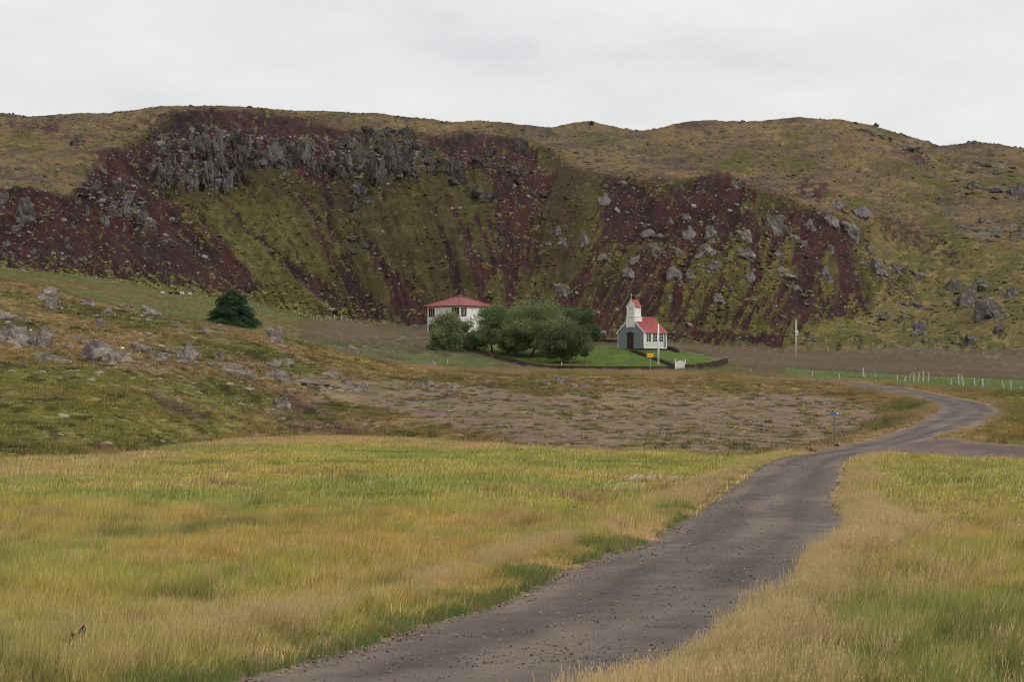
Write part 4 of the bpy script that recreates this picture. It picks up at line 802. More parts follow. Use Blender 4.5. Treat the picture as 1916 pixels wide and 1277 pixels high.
for i, (x, y, h_) in enumerate(((1414,660,7),(1440,660,5),(1472,659,4),(1523,658,4.5),(1550,659,5),(1766,662,5),(1792,663,5),(1840,663,3.5))):
    fpost(x, y, h_, 0, W1, ['tiny pale post at the hill foot left of the red post','faint post between tiny pale post and red post','faint post between red post and electricity pole','faint post just right of the electricity pole','second faint post right of the electricity pole','faint post at the hill foot below the boulders','second faint post below the right-hand boulders','rightmost faint post at the hill foot'][i], 'faint fence posts along the hill foot', 1.6, 430)
# cairn on the skyline
p = hit(1107, 233, 700); k = p.y/F; cn = empty('cairn', p); tag(cn, 'square stone cairn standing on the skyline ridge', 'cairn'); r_ = random.Random(8)
for c in range(4):
    for q in range(4):
        o = bpy.data.objects.new('stone', BOULD[(c*4+q) % 8]); o.location = ((q % 2-.5)*3.8*k*(1-.04*c), (q//2-.5)*3*k, (c-.3)*1.9*k); o.scale = (2.4*k, 2.2*k, 1.25*k); o.rotation_euler = (0, 0, r_.uniform(0, 6)); o.color = (.45, .42, .42, 0); link(o, cn)
o = bpy.data.objects.new('stone', BOULD[2]); o.location = (0, 0, 6.6*k); o.scale = (.9*k, .9*k, .8*k); o.color = (.45, .42, .42, 0); link(o, cn)
# ---------------------------------------------------------------- sheep
flat('wool_white', (.62, .52, .42), .95, .85, 1.1, 8); flat('wool_black', (.018, .015, .016), .95)
def sheep_mesh(mat, graze):
    bm = bmesh.new(); pts = [((-.50,0,.62),.24),((-.25,0,.64),.29),((.05,0,.64),.30),((.32,0,.66),.27),((.50,0,.72 if not graze else .62),.15),((.66,0,.88 if not graze else .36),.11),((.80,0,.86 if not graze else .20),.075)]
    legs = []; E = [(i, i+1) for i in range(6)]
    for (hx_, b0) in ((-.42, 0), (.34, 3)):
        for s in (-1, 1):
            n0 = len(pts)+len(legs); legs += [((hx_, s*.15, .42), .10), ((hx_+.03, s*.15, .20), .055), ((hx_, s*.15, .02), .05)]; E += [(b0, n0), (n0, n0+1), (n0+1, n0+2)]
    n0 = len(pts)+len(legs); legs += [((-.68, 0, .60), .07), ((-.72, 0, .42), .05)]; E += [(0, n0), (n0, n0+1)]
    n0 = len(pts)+len(legs); hz = .93 if not graze else .38; hx_ = .64 if not graze else .68
    legs += [((hx_, .17, hz), .03), ((hx_, -.17, hz), .03)]; E += [(5, n0), (5, n0+1)]
    al_ = pts+legs; me = bpy.data.meshes.new('sheep'); me.from_pydata([p for p, _ in al_], E, []); me.materials.append(mat); o = bpy.data.objects.new('sheep', me)
    sk = o.modifiers.new('skin', 'SKIN'); sk.use_smooth_shade = True; o.modifiers.new('sub', 'SUBSURF').levels = 1; o.modifiers['sub'].render_levels = 2
    sk_l = me.skin_vertices[0].data if len(me.skin_vertices) else None
    if sk_l is None: 
        bm = bmesh.new(); bm.from_mesh(me); bm.verts.layers.skin.verify(); bm.to_mesh(me); bm.free(); sk_l = me.skin_vertices[0].data
    for i, (_, r) in enumerate(al_): sk_l[i].radius = (r, r); sk_l[i].use_root = (i == 2)
    return o
SHP = {('w',1): sheep_mesh(M['wool_white'], 1), ('w',0): sheep_mesh(M['wool_white'], 0), ('b',1): sheep_mesh(M['wool_black'], 1), ('b',0): sheep_mesh(M['wool_black'], 0)}
for (x, y, c_, gz, rz, lab) in ((304,552,'w',1,3.0,'white sheep grazing at the left end of the flock'),(319,553,'b',0,3.3,'black sheep standing second from left'),(331.5,553,'b',1,3.6,'black sheep partly in front of a white one'),(341,553,'w',0,3.0,'white sheep just right of the black pair'),(355,554,'w',1,2.8,'white sheep apart at the right end of the flock')):
    o = SHP[(c_, gz)].copy(); p = hit(x, y, 430); o.location = p; o.scale = (.72,)*3; o.rotation_euler = (0, 0, rz); tag(link(o), lab, 'sheep', 'sheep grazing below the crater slope')
# ---------------------------------------------------------------- trees
def leafmat(name):
    m, t, b = newmat(name); a = N(t, 'ShaderNodeAttribute', attribute_name='gcol'); t.links.new(a.outputs['Color'], b.inputs['Base Color']); b.inputs['Roughness'].default_value = .7; b.inputs['Specular IOR Level'].default_value = .2
    tr = N(t, 'ShaderNodeBsdfTranslucent'); t.links.new(a.outputs['Color'], tr.inputs[0]); ms = N(t, 'ShaderNodeMixShader'); ms.inputs[0].default_value = .32
    o = t.nodes['Material Output']; t.links.new(b.outputs[0], ms.inputs[1]); t.links.new(tr.outputs[0], ms.inputs[2]); t.links.new(ms.outputs[0], o.inputs[0]); return m
leafmat('leaf'); flat('bark', (.085, .062, .050), .95, .6, 1.4, 3); flat('pale_bark', (.30, .26, .22), .9, .5, 1.2, 3)
def leaf_mesh(Pn, size, col, rg, droop=0):                # one lozenge leaf spray per point
    n = len(Pn); a = rg.normal(size=(n, 3)); a[:, 2] = a[:, 2]*.6-droop; a /= np.linalg.norm(a, axis=1)[:, None]; b = rg.normal(size=(n, 3)); b -= (b*a).sum(1)[:, None]*a; b /= np.linalg.norm(b, axis=1)[:, None]
    L = size*rg.uniform(.6, 1.4, (n, 1)); Wd = L*.42
    V = np.stack([Pn-a*L*.5, Pn+b*Wd*.5, Pn+a*L*.5, Pn-b*Wd*.5], 1).reshape(-1, 3); Fq = np.arange(n*4).reshape(n, 4)
    return V, Fq, np.repeat(col, 4, 0)
def limb(mb, p0, p1, r0, r1, seg=5, wob=.12, rg=random):
    p0 = Vector(p0); p1 = Vector(p1); L = (p1-p0).length; pr = p0
    for i in range(1, seg+1):
        t = i/seg; q = p0.lerp(p1, t)+(Vector((rg.uniform(-1,1), rg.uniform(-1,1), rg.uniform(-.5,.5)))*wob*L/seg if i < seg else Vector()); mb.tube(pr, q, r0+(r1-r0)*(i-1)/seg, r0+(r1-r0)*t, 7); pr = q
    return pr
def bushy(name, lab, cat, grp, px0, px1, ytop, ybase, dist_y, puffs, base_col, tip_col, nleaf, seed, trunks, lsize=.22, lump=1.0, crown_low=.15, pale=False):
    cxp = (px0+px1)/2; p = hit(cxp, ybase, dist_y); k = p.y/F; R = (px1-px0)/2*k; Ht = (ybase-ytop)*k; rg = np.random.default_rng(seed); rr = random.Random(seed)
    root = empty(name, p); tag(root, lab, cat, grp)
    z0 = Ht*crown_low; P_, Cc = [], []
    cen = []
    for i in range(puffs):                                # puffs fill a dome
        a = rg.uniform(0, 2*math.pi); rr_ = math.sqrt(rg.uniform(0, 1)); x = math.cos(a)*rr_*R*.84; y = math.sin(a)*rr_*R*.62
        top = z0+(Ht-z0)*math.sqrt(max(0, 1-(rr_*.93)**2))*rg.uniform(.86, 1.0); z = top-rg.uniform(0, 1)**1.6*(top-z0)*.9; cen.append((x, y, z, rg.uniform(.13, .34)*R*lump*(1.15-.45*rr_)))
    per = nleaf//puffs
    for (x, y, z, s_) in cen:
        v = rg.normal(size=(per, 3)); v /= np.linalg.norm(v, axis=1)[:, None]; rad = rg.uniform(.35, 1.0, (per, 1))**.5; rad = rad*(1+.25*rg.normal(size=(per, 1))*.6)
        pt = v*rad*s_*np.array([1.15, 1, .78])+np.array([x, y, z]); pt = pt[pt[:, 2] > .15*z0+.1]
        tint = rg.uniform(.75, 1.22); mixv = np.clip(.5+.5*rg.normal(size=(len(pt), 1))*.5+rg.uniform(-.25, .25), 0, 1)
        P_.append(pt); Cc.append((np.array(base_col)*(1-mixv)+np.array(tip_col)*mixv)*tint*1.6)
    # twigs feathering out of the top
    nt_ = nleaf//6; ci = rg.integers(0, len(cen), nt_); cc = np.array(cen)[ci]; u = rg.normal(size=(nt_, 3)); u[:, 2] = np.abs(u[:, 2])+.3; u /= np.linalg.norm(u, axis=1)[:, None]
    pt = cc[:, :3]+u*cc[:, 3:4]*rg.uniform(.9, 1.55, (nt_, 1)); P_.append(pt); Cc.append(np.repeat([tip_col], nt_, 0)*rg.uniform(.8, 1.2, (nt_, 1)))
    V, Fq, cl = leaf_mesh(np.vstack(P_), lsize, np.vstack(Cc), rg)
    link(bpy.data.objects.new('crown', npmesh('crown', V, Fq, MATS['leaf'], {'gcol': np.clip(cl, 0, 1)}, smooth=False)), root)
    bm_ = MATS['pale_bark'] if pale else MATS['bark']
    for (tx, lean, r0) in trunks:
        mb = MB(); x0 = tx*R; j = Vector((x0+lean*Ht*.35, rr.uniform(-.1, .1)*R, Ht*.34)); limb(mb, (x0, rr.uniform(-.1, .1)*R, -.4), j, r0, r0*.75, 5, .16, rr)
        for q in range(4):
            c_ = min(cen, key=lambda c: abs(c[0]-(j.x+rr.uniform(-.5, .5)*R))+rr.uniform(0, .5)*R+.3*abs(c[1])); limb(mb, j, c_[:3], r0*.6, r0*.15, 6, .22, rr)
        mb.build('trunk', bm_, root, smooth=True)
    return root
WG = 'willows in the churchyard'
dk, lt = (.080,.110,.046), (.185,.225,.100)
bushy('willow_shrub', 'light green willow shrub in front of the white house', 'shrub', WG, 796, 900, 583, 657, 440, 44, (.095,.125,.055), (.220,.255,.125), 26000, 1, [(-.25,-.2,.10),(.2,.25,.10)], .26, 1.0, .03)
bushy('willow_tree', 'broad willow crown just right of the white house, low trunk in shade', 'tree', WG, 872, 990, 573, 662, 440, 54, dk, lt, 42000, 2, [(-.12,-.3,.16),(.25,.3,.14),(.55,.4,.12)], .26, 1.1, .04)
bushy('willow_tree', 'tallest willow with rounded light top and leaning multiple trunks', 'tree', WG, 928, 1080, 566, 667, 440, 66, dk, (.200,.240,.105), 60000, 3, [(-.45,-.1,.15),(-.15,.5,.17),(.15,.9,.14),(.3,-.3,.12)], .27, 1.05, .10)
bushy('willow_tree', 'low dark willow with pale forked trunk at the lawn front', 'tree', WG, 1012, 1114, 608, 680, 440, 44, (.062,.078,.038), (.130,.150,.070), 26000, 4, [(.1,-.3,.14),(.15,.5,.12)], .24, 1.05, .10, True)
bushy('willow_tree', 'dark green tree behind the willows toward the church', 'tree', WG, 1040, 1128, 577, 645, 475, 30, (.050,.074,.036), (.110,.145,.065), 30000, 5, [(-.1,.1,.2)], .27, 1.05, .08)
# spruce: tiers of drooping boughs
p = hit(434, 619, 395); p.y += 6; p = Vector((unproj(434, 619, 432)[0], 432, float(ground(unproj(434, 619, 432)[0], 432)))); k = p.y/F
zt = unproj(432, 541, 432)[2]-p.z; rg = np.random.default_rng(9); sp = empty('spruce_tree', p); tag(sp, 'dark squat spruce standing alone behind the heath ridge', 'tree')
tr = MB(); tr.tube((0, 0, -.5), (0, 0, zt*.95), .28, .04, 8); tr.build('trunk', MATS['bark'], sp, smooth=True)
Pn, Cn = [], []; RB = 60*k; NB = 460
for i in range(NB):
    t = (i+.5)/NB; t = t**1.25; z = zt*(.03+.95*t); prof = (1-t)**.66*(.86+.14*math.sin(t*19)); R_ = RB*prof*rg.uniform(.62, 1.15)+.25; a = rg.uniform(0, 2*math.pi); nl = int(70+170*R_/RB)
    u = rg.uniform(.12, 1, nl)**.7; dx, dy = math.cos(a), math.sin(a); spd = rg.normal(size=nl)*.22*u*R_*.55; x = dx*u*R_-dy*spd; y = dy*u*R_+dx*spd; zz = z+.20*R_*np.sin(u*2.2)-.16*R_*u*u-np.abs(rg.normal(size=nl))*.16-np.abs(spd)*.25
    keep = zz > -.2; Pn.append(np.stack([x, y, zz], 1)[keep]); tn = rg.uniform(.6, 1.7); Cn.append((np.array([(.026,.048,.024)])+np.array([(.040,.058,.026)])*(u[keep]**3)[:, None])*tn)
V, Fq, cl = leaf_mesh(np.vstack(Pn), .24, np.vstack(Cn), rg, .2)
link(bpy.data.objects.new('crown', npmesh('crown', V, Fq, MATS['leaf'], {'gcol': np.clip(cl, 0, 1)}, smooth=False)), sp)
# ---------------------------------------------------------------- grass, stones and moss, spread over the ground as counted-by-nobody stuff
def grassmat(name, tipmix, tip):
    m, t, b = newmat(name); a = N(t, 'ShaderNodeAttribute', attribute_name='gcol'); a.attribute_type = 'INSTANCER'; v = N(t, 'ShaderNodeAttribute', attribute_name='blade'); sp = N(t, 'ShaderNodeSeparateColor'); t.links.new(v.outputs['Color'], sp.inputs[0])
    mxx = N(t, 'ShaderNodeMix', data_type='RGBA'); mm = N(t, 'ShaderNodeMath', operation='MULTIPLY'); mm.inputs[1].default_value = tipmix; t.links.new(sp.outputs[0], mm.inputs[0]); t.links.new(mm.outputs[0], mxx.inputs[0]); t.links.new(a.outputs['Color'], mxx.inputs[6]); mxx.inputs[7].default_value = (*tip, 1)
    sc_ = N(t, 'ShaderNodeVectorMath', operation='SCALE'); mr = N(t, 'ShaderNodeMapRange'); mr.inputs[3].default_value = .7; mr.inputs[4].default_value = 1.35; t.links.new(sp.outputs[1], mr.inputs[0]); t.links.new(mxx.outputs[2], sc_.inputs[0]); t.links.new(mr.outputs[0], sc_.inputs['Scale'])
    t.links.new(sc_.outputs[0], b.inputs['Base Color']); b.inputs['Roughness'].default_value = .75; b.inputs['Specular IOR Level'].default_value = .15
    tr = N(t, 'ShaderNodeBsdfTranslucent'); t.links.new(sc_.outputs[0], tr.inputs[0]); ms = N(t, 'ShaderNodeMixShader'); ms.inputs[0].default_value = .25
    o = t.nodes['Material Output']; t.links.new(b.outputs[0], ms.inputs[1]); t.links.new(tr.outputs[0], ms.inputs[2]); t.links.new(ms.outputs[0], o.inputs[0]); return m
grassmat('grass_blade', .22, (.36, .28, .10)); grassmat('hay_blade', .35, (.25, .185, .14)); grassmat('dry_grass_blade', .75, (.56, .41, .22))
m, t, b = newmat('scattered_stone'); a = N(t, 'ShaderNodeAttribute', attribute_name='gcol'); a.attribute_type = 'INSTANCER'; n = tex(t, 4, 4); t.links.new(mixmul(t, a.outputs['Color'], n.outputs[0], .6, 1.4), b.inputs['Base Color'])
def tuft(nb, rad, h0, h1, wid, seed, heads=0, headw=.05, lean=.35, wind=.18):
    r = np.random.default_rng(seed); V, Fc, B = [], [], []
    for i in range(nb):
        a = r.uniform(0, 2*math.pi); d = rad*math.sqrt(r.uniform()); x, y = d*math.cos(a), d*math.sin(a); h = r.uniform(h0, h1); la = r.uniform(0, 2*math.pi); l = r.uniform(0, lean)*h; lx, ly = l*math.cos(la)+wind*h*r.uniform(.3, 1.2), l*math.sin(la)
        wa = r.uniform(0, math.pi)*.5-.4; wx, wy = math.cos(wa)*wid/2, math.sin(wa)*wid/2; k = len(V); g = r.uniform(); hd = i < heads; wt = .35 if hd else .6
        for (t_, f) in ((0, 1), (.5, wt+.2)): V += [(x+lx*t_*t_-wx*f, y+ly*t_*t_-wy*f, h*t_), (x+lx*t_*t_+wx*f, y+ly*t_*t_+wy*f, h*t_)]; B += [(t_**1.5, g, 0)]*2
        V.append((x+lx, y+ly, h*(1-.12*l/h))); B.append((1, g, 0)); Fc += [(k, k+1, k+3), (k, k+3, k+2), (k+2, k+3, k+4)]
        if hd:                                            # feathery seed head: a few splayed slips near the tip
            for q in range(5):
                tt = 1-.07*q; k = len(V); cx_, cy_, cz_ = x+lx*tt*tt, y+ly*tt*tt, h*tt; aa = r.uniform(0, 2*math.pi); s_ = headw*r.uniform(.4, .9)*(.35+.2*q)
                V += [(cx_, cy_, cz_-.01), (cx_+math.cos(aa)*s_, cy_+math.sin(aa)*s_, cz_+headw*1.1), (cx_+math.cos(aa)*s_*.3-.005, cy_+math.sin(aa)*s_*.3, cz_+headw*1.9)]; B += [(1, .45+.4*g, 1)]*3; Fc.append((k, k+1, k+2))
    me = npmesh('tuft', V, Fc, None, {'blade': np.array(B)}, smooth=False); return me
def protos(meshes, mat, nm):
    c = bpy.data.collections.new(nm)
    for i, me in enumerate(meshes):
        if not me.materials: me.materials.append(MATS[mat])
        c.objects.link(bpy.data.objects.new(f'{nm}_{i:02d}', me))
    return c
def scatter(name, lab, X, Y, scl, rotz, col, coll, nvar, tilt=0, sink=0, Zs=None, cat=None):
    if 'grass' in name and np.min(Y) < 60:                # the two rocks in the meadow stand clear of the blades
        kp = np.ones(len(X), bool)
        for o_, a_, b_, wd_, ht_, rg_ in ROCKS:
            if rg_ == 'near' and wd_ > 20: kp &= ~((np.abs(X-o_.location.x) < o_.scale[0]*1.05) & (Y < o_.location.y+.3) & (Y > o_.location.y-1.9))
        X, Y, rotz, scl, col = X[kp], Y[kp], rotz[kp], np.asarray(scl)[kp], np.asarray(col)[kp]
    n = len(X); Z = ground(X, Y)-sink if Zs is None else Zs; me = bpy.data.meshes.new(name); me.vertices.add(n); me.vertices.foreach_set('co', np.stack([X, Y, Z], 1).astype(np.float32).ravel())
    r = np.random.default_rng(len(name)+n); rot = np.zeros((n, 3), np.float32); rot[:, 2] = rotz; rot[:, :2] = r.normal(size=(n, 2))*tilt
    a = me.attributes.new('rot', 'FLOAT_VECTOR', 'POINT'); a.data.foreach_set('vector', rot.ravel()); scl = np.asarray(scl, np.float32); scl = np.repeat(scl[:, None], 3, 1) if scl.ndim == 1 else scl
    a = me.attributes.new('scl', 'FLOAT_VECTOR', 'POINT'); a.data.foreach_set('vector', scl.astype(np.float32).ravel()); a = me.attributes.new('pick', 'INT', 'POINT'); a.data.foreach_set('value', r.integers(0, nvar, n).astype(np.int32))
    c4 = np.ones((n, 4), np.float32); c4[:, :3] = np.clip(col, 0, 1); a = me.attributes.new('gcol', 'FLOAT_COLOR', 'POINT'); a.data.foreach_set('color', c4.ravel())
    o = bpy.data.objects.new(name, me); link(o); tag(o, lab, cat, kind='stuff')
    g = bpy.data.node_groups.new(name, 'GeometryNodeTree'); g.interface.new_socket('Geometry', in_out='INPUT', socket_type='NodeSocketGeometry'); g.interface.new_socket('Geometry', in_out='OUTPUT', socket_type='NodeSocketGeometry')
    gi_ = g.nodes.new('NodeGroupInput'); go = g.nodes.new('NodeGroupOutput'); ip = g.nodes.new('GeometryNodeInstanceOnPoints'); ci = g.nodes.new('GeometryNodeCollectionInfo'); ci.inputs[0].default_value = coll; ci.inputs['Separate Children'].default_value = True; ci.inputs['Reset Children'].default_value = True
    def na_(nm, ty): q = g.nodes.new('GeometryNodeInputNamedAttribute'); q.data_type = ty; q.inputs[0].default_value = nm; return q.outputs['Attribute']
    g.links.new(gi_.outputs[0], ip.inputs['Points']); g.links.new(ci.outputs[0], ip.inputs['Instance']); ip.inputs['Pick Instance'].default_value = True
    g.links.new(na_('pick', 'INT'), ip.inputs['Instance Index']); g.links.new(na_('scl', 'FLOAT_VECTOR'), ip.inputs['Scale'])
    er = g.nodes.new('FunctionNodeEulerToRotation'); g.links.new(na_('rot', 'FLOAT_VECTOR'), er.inputs[0]); g.links.new(er.outputs[0], ip.inputs['Rotation']); g.links.new(ip.outputs[0], go.inputs[0])
    o.modifiers.new('scatter', 'NODES').node_group = g; return o
T_MEAD = protos([tuft(46, .30, .16, .42, .012, 20+i, lean=.5) for i in range(5)], 'grass_blade', 'meadow_tuft')
T_FAR = protos([tuft(36, .75, .12, .34, .032, 40+i, lean=.5) for i in range(5)], 'grass_blade', 'far_tuft')
T_DRY = protos([tuft(44, .26, .30, .80, .0085, 60+i, heads=20, headw=.030, lean=.5, wind=.28) for i in range(6)], 'dry_grass_blade', 'dry_tuft')
T_DRYF = protos([tuft(32, .5, .30, .80, .022, 80+i, heads=14, headw=.055, lean=.5, wind=.25) for i in range(5)], 'dry_grass_blade', 'far_dry_tuft')
T_HAY = protos([tuft(32, .5, .25, .70, .022, 90+i, heads=14, headw=.05, lean=.5, wind=.25) for i in range(5)], 'hay_blade', 'hay_tuft')
T_LOW = protos([tuft(30, .45, .05, .22, .045, 100+i, lean=.9) for i in range(5)], 'grass_blade', 'low_tuft')
for i in range(6): pass
ST = []
for i in range(6):
    V, Fc = rock_shape(500+i, 2, .35, 6, (1, 1, .7)); ST.append(npmesh('stone', V, Fc, None, smooth=False))
C_ST = protos(ST, 'scattered_stone', 'loose_stone')
MS = []
for i in range(5):
    V, Fc = rock_shape(600+i, 3, .45, 3, (1, 1, .55)); MS.append(npmesh('moss', V, Fc, None, smooth=True))
C_MS = protos(MS, 'scattered_stone', 'moss_cushion')
def polar_pts(n, d0, d1, pw, px0=-40, px1=1956, seed=0):  # density falls with distance as 1/d^pw
    ex = 560 if d0 < 60 else 260; n = int(n*(px1-px0+2*ex)/(px1-px0)); px0 -= ex; px1 += ex
    r = np.random.default_rng(seed); u = r.uniform(size=n); e = 2-pw
    d = (d0**e+(d1**e-d0**e)*u)**(1/e) if abs(e) > 1e-6 else d0*(d1/d0)**u
    px = r.uniform(px0, px1, n); return (px-CX)/F*d, d, px, r
def kd(X, Y): cf = np.interp(X/Y, A, np.arange(len(A))); return lambda k: np.interp(cf, np.arange(len(A)), KD[k if k < 2 else k+1])
def sampm(nm, X, Y): return sample(MK[nm], X, Y)
def clipd(X, Y, extra=0): return road_dist(X, Y) if len(X) else X
# meadow, near and far
for nm, coll, nv, n, d0, d1, sc_lo, sc_hi, pw in (('meadow_grass', T_MEAD, 5, 34000, 27, 85, .8, 1.25, 1.1), ('distant_meadow_grass', T_FAR, 5, 56000, 80, 262, .75, 1.2, 1.25)):
    X, Y, px, r = polar_pts(n, d0, d1, pw, seed=n+int(d1)); rd = road_dist(X, Y); k = kd(X, Y); ok = (Y < k(1)+3) & (rd > .45); X, Y, px, rd = X[ok], Y[ok], px[ok], rd[ok]
    col = sample(COL, X, Y)*r.uniform(.72, 1.32, (len(X), 1)); hgt = 1+.40*fbm(X/4, Y/5, 3, 201)+.45*fbm(X/1.2, Y/1.6, 2, 202); hgt *= np.where(rd < 1.0, .5, 1)*np.interp(Y, [80, 260], [.95, .6]); s_ = r.uniform(sc_lo, sc_hi, len(X))
    low_ = col[:, 1] > col[:, 0]*1.12; hgt = hgt*np.where(low_, .8, 1)
    scatter(nm, 'olive and orange meadow grass' if 'distant' not in nm else 'grass of the far part of the meadow', X, Y, np.stack([s_, s_, s_*hgt], 1), r.uniform(-.6, .6, len(X)), col*1.72, coll, nv, .06)
X, Y, px, r = polar_pts(60000, 28, 125, 1.0, seed=77); rd = road_dist(X, Y); lf_ = np.interp(Y, RC[:, 1], RC[:, 0]) > X; gn = fbm(X/1.5, Y/4, 3, 204)
ok = lf_ & (rd > .12) & (rd < .95+.5*gn) & (gn > -.25); X, Y = X[ok], Y[ok]; s_ = r.uniform(.45, .85, len(X))*(1+.5*gn[ok])*np.interp(Y, [30, 120], [.75, 1.0])
scatter('green_verge_grass', 'short fresh green grass fringing the left road edge', X, Y, np.stack([s_, s_, s_*.85], 1), r.uniform(-.8, .8, len(X)), np.where(r.uniform(size=(len(X), 1)) < .7, C(.135,.185,.055), C(.26,.24,.09))*r.uniform(.8, 1.25, (len(X), 1)), T_MEAD, 5, .06)
# tall dry grass along the road and in patches
X1, Y1, px, r = polar_pts(150000, 26, 90, 1.0, seed=5); rd = road_dist(X1, Y1); side = np.interp(Y1, RC[:, 1], RC[:, 0]) < X1
pn = fbm(X1/3, Y1/4, 3, 211); dens = np.where(side, sm(1.35, .4, rd+1.1*pn), sm(2.3, 1.3, rd+1.3*pn)*sm(.8, 1.3, rd)*.8); dens = np.maximum(dens, .08*sm(50, 36, Y1)*sm(-.1, .45, pn+.05)*(~side)*sm(1200, 500, px)); dens = np.maximum(dens, np.where(side, .006+.035*sm(.2, .6, fbm(X1/3, Y1/4, 3, 214)), .012+.06*sm(.1, .6, fbm(X1/3, Y1/4, 3, 214))))
grn_ = sm(.0, .35, fbm(X1/2.2, Y1/3.5, 3, 215))*(~side)*sm(1.5, .7, rd); dens *= 1-.8*grn_
ok = (r.uniform(size=len(X1)) < dens*.30) & (rd > np.where(side, .0, .9)); X, Y, rd = X1[ok], Y1[ok], rd[ok]; sd_ = side[ok]; s_ = r.uniform(.75, 1.15, len(X))*np.where(sd_, 1.0, .82)*(1+.30*fbm(X/1.8, Y/2.5, 2, 213)); s_ *= np.where(rd < .5, .8, 1)*np.interp(Y, [30, 60, 90], [.82, .80, .66])*np.where(sd_, 1, .85)
col = C(.46,.340,.155)*r.uniform(.75, 1.15, (len(X), 1)); gg = sm(-.15, .45, fbm(X/1.8, Y/2.5, 3, 212)+.12)[:, None]; col = col*(1-.75*gg)+C(.24,.24,.07)*.75*gg
scatter('dry_verge_grass', 'tall straw-coloured seeding grass along the road edges', X, Y, s_, r.uniform(-.8, .8, len(X)), col, T_DRY, 6, .08)
X1, Y1, px, r = polar_pts(90000, 86, 250, 1.0, seed=6); rd = road_dist(X1, Y1); side = np.interp(Y1, RC[:, 1], RC[:, 0]) < X1; pn = fbm(X1/3, Y1/6, 3, 221); k = kd(X1, Y1)
dens = np.where(side, sm(1.8, .6, rd+1.4*pn), sm(2.4, 1.0, rd+1.3*pn)*.8); dens = np.maximum(dens, .05*sm(.1, .6, fbm(X1/9, Y1/12, 3, 222))*(Y1 < k(1))); dens = np.maximum(dens, .4*sm(55, 15, k(1)-Y1)*(Y1 < k(1)+2)*sm(1000, 600, px))
ok = (r.uniform(size=len(X1)) < dens*.35) & (rd > .2) & ((Y1 < k(1)+4) | (rd < 4)); X, Y = X1[ok], Y1[ok]; s_ = r.uniform(.7, 1.1, len(X))*np.interp(Y, [86, 130, 250], [.62, .42, .36])
scatter('distant_verge_grass', 'dry seeding grass along the farther road', X, Y, s_, r.uniform(-.8, .8, len(X)), C(.34,.235,.11)*r.uniform(.85, 1.3, (len(X), 1)), T_DRYF, 5, .08)
# dry strip before the churchyard, hay fields, strip grass round the bend
X1, Y1, px, r = polar_pts(60000, 250, 575, .6, seed=7); rd = road_dist(X1, Y1); k = kd(X1, Y1); tn = sampm('tan', X1, Y1); f_ = sampm('fm', X1, Y1); ln = sampm('lawn', X1, Y1); pn = fbm(X1/6, Y1/8, 3, 231)
strip_ = sm(16, 4, np.abs(Y1-k(3)))*sm(700, 800, px); bend = sm(5, 1, rd)*(Y1 < 400); dens = np.maximum(np.maximum(strip_*.9, bend*.8), f_*(Y1 < k(6)-2)*.8)
ok = (r.uniform(size=len(X1)) < dens) & (rd > .4) & (ln < .3); X, Y, px = X1[ok], Y1[ok], px[ok]; f_ = f_[ok]; st_ = strip_[ok]; col = sample(COL, X, Y); s_ = r.uniform(.8, 1.3, len(X))*np.where(st_ > .4, .72, .72)*np.where(px < 560, .5, 1); s_ *= np.where(col[:, 1] > col[:, 0]*1.1, .25, 1)
scatter('hay_field_grass', 'long brown-purple hay and dry grass round the churchyard', X, Y, np.stack([s_*1.3, s_*1.3, s_], 1), r.uniform(-.8, .8, len(X)), col*1.35, T_HAY, 5, .08)
# heath tufts
X1, Y1, px, r = polar_pts(110000, 145, 430, .9, seed=8); rd = road_dist(X1, Y1); k = kd(X1, Y1); g_ = sampm('gm', X1, Y1); pn = fbm(X1/2.5, Y1/4, 3, 241)
dens = np.where(g_ > .5, .02+.16*(pn > .45), .75)*(Y1 > k(1)-2)*(Y1 < k(3)+8); ok = (r.uniform(size=len(X1)) < dens) & (rd > .6) & (Y1 > k(1)-1); X, Y = X1[ok], Y1[ok]; g_ = g_[ok]; col = sample(COL, X, Y); hgt = 1+.8*fbm(X/2.2, Y/3, 3, 242)
col = np.where((g_ > .5)[:, None], np.where((r.uniform(size=len(X)) < .5)[:, None], C(.11,.10,.032), C(.25,.20,.07)), col*1.1)*r.uniform(.7, 1.35, (len(X), 1)); s_ = r.uniform(.6, 1.25, len(X))
scatter('heath_tufts', 'low moss and heath tufts on the slope and gravel', X, Y, np.stack([s_, s_, s_*np.clip(hgt, .3, 2)*1.15], 1), r.uniform(0, 6.28, len(X)), col, T_LOW, 5, .1)
# moss cushions on heath, bright yellow clumps along scree edges
X1, Y1, px, r = polar_pts(26000, 150, 420, .9, seed=9); k = kd(X1, Y1); rd = road_dist(X1, Y1); pn = fbm(X1/4, Y1/6, 3, 251); g_ = sampm('gm', X1, Y1)
ok = (Y1 > k(1)+3) & (Y1 < k(3)+5) & (rd > 1.5) & (pn > np.where(g_ > .5, .66, .2)) & ((px < 1700)); X, Y = X1[ok], Y1[ok]; s_ = np.clip(r.lognormal(-1.75, .4, len(X)), .08, .36); u = r.uniform(size=(len(X), 1)); col = np.where(u < .3, C(.30,.25,.07), np.where(u < .7, C(.13,.13,.035), C(.075,.06,.03)))*r.uniform(.7, 1.3, (len(X), 1))
scatter('moss_cushions', 'green and yellow moss cushions on the heath', X, Y, np.stack([s_*1.3, s_, s_*.7], 1), r.uniform(-.5, .5, len(X)), col, C_MS, 5, .1, .05)
rg = np.random.default_rng(21); n = 68000; px = rg.uniform(-160, 2080, n); cf = colf(px); dd = np.interp(cf, np.arange(len(A)), KD[7])+rg.uniform(-6, 95, n); X = (px-CX)/F*dd/math.cos(TH); Y = dd
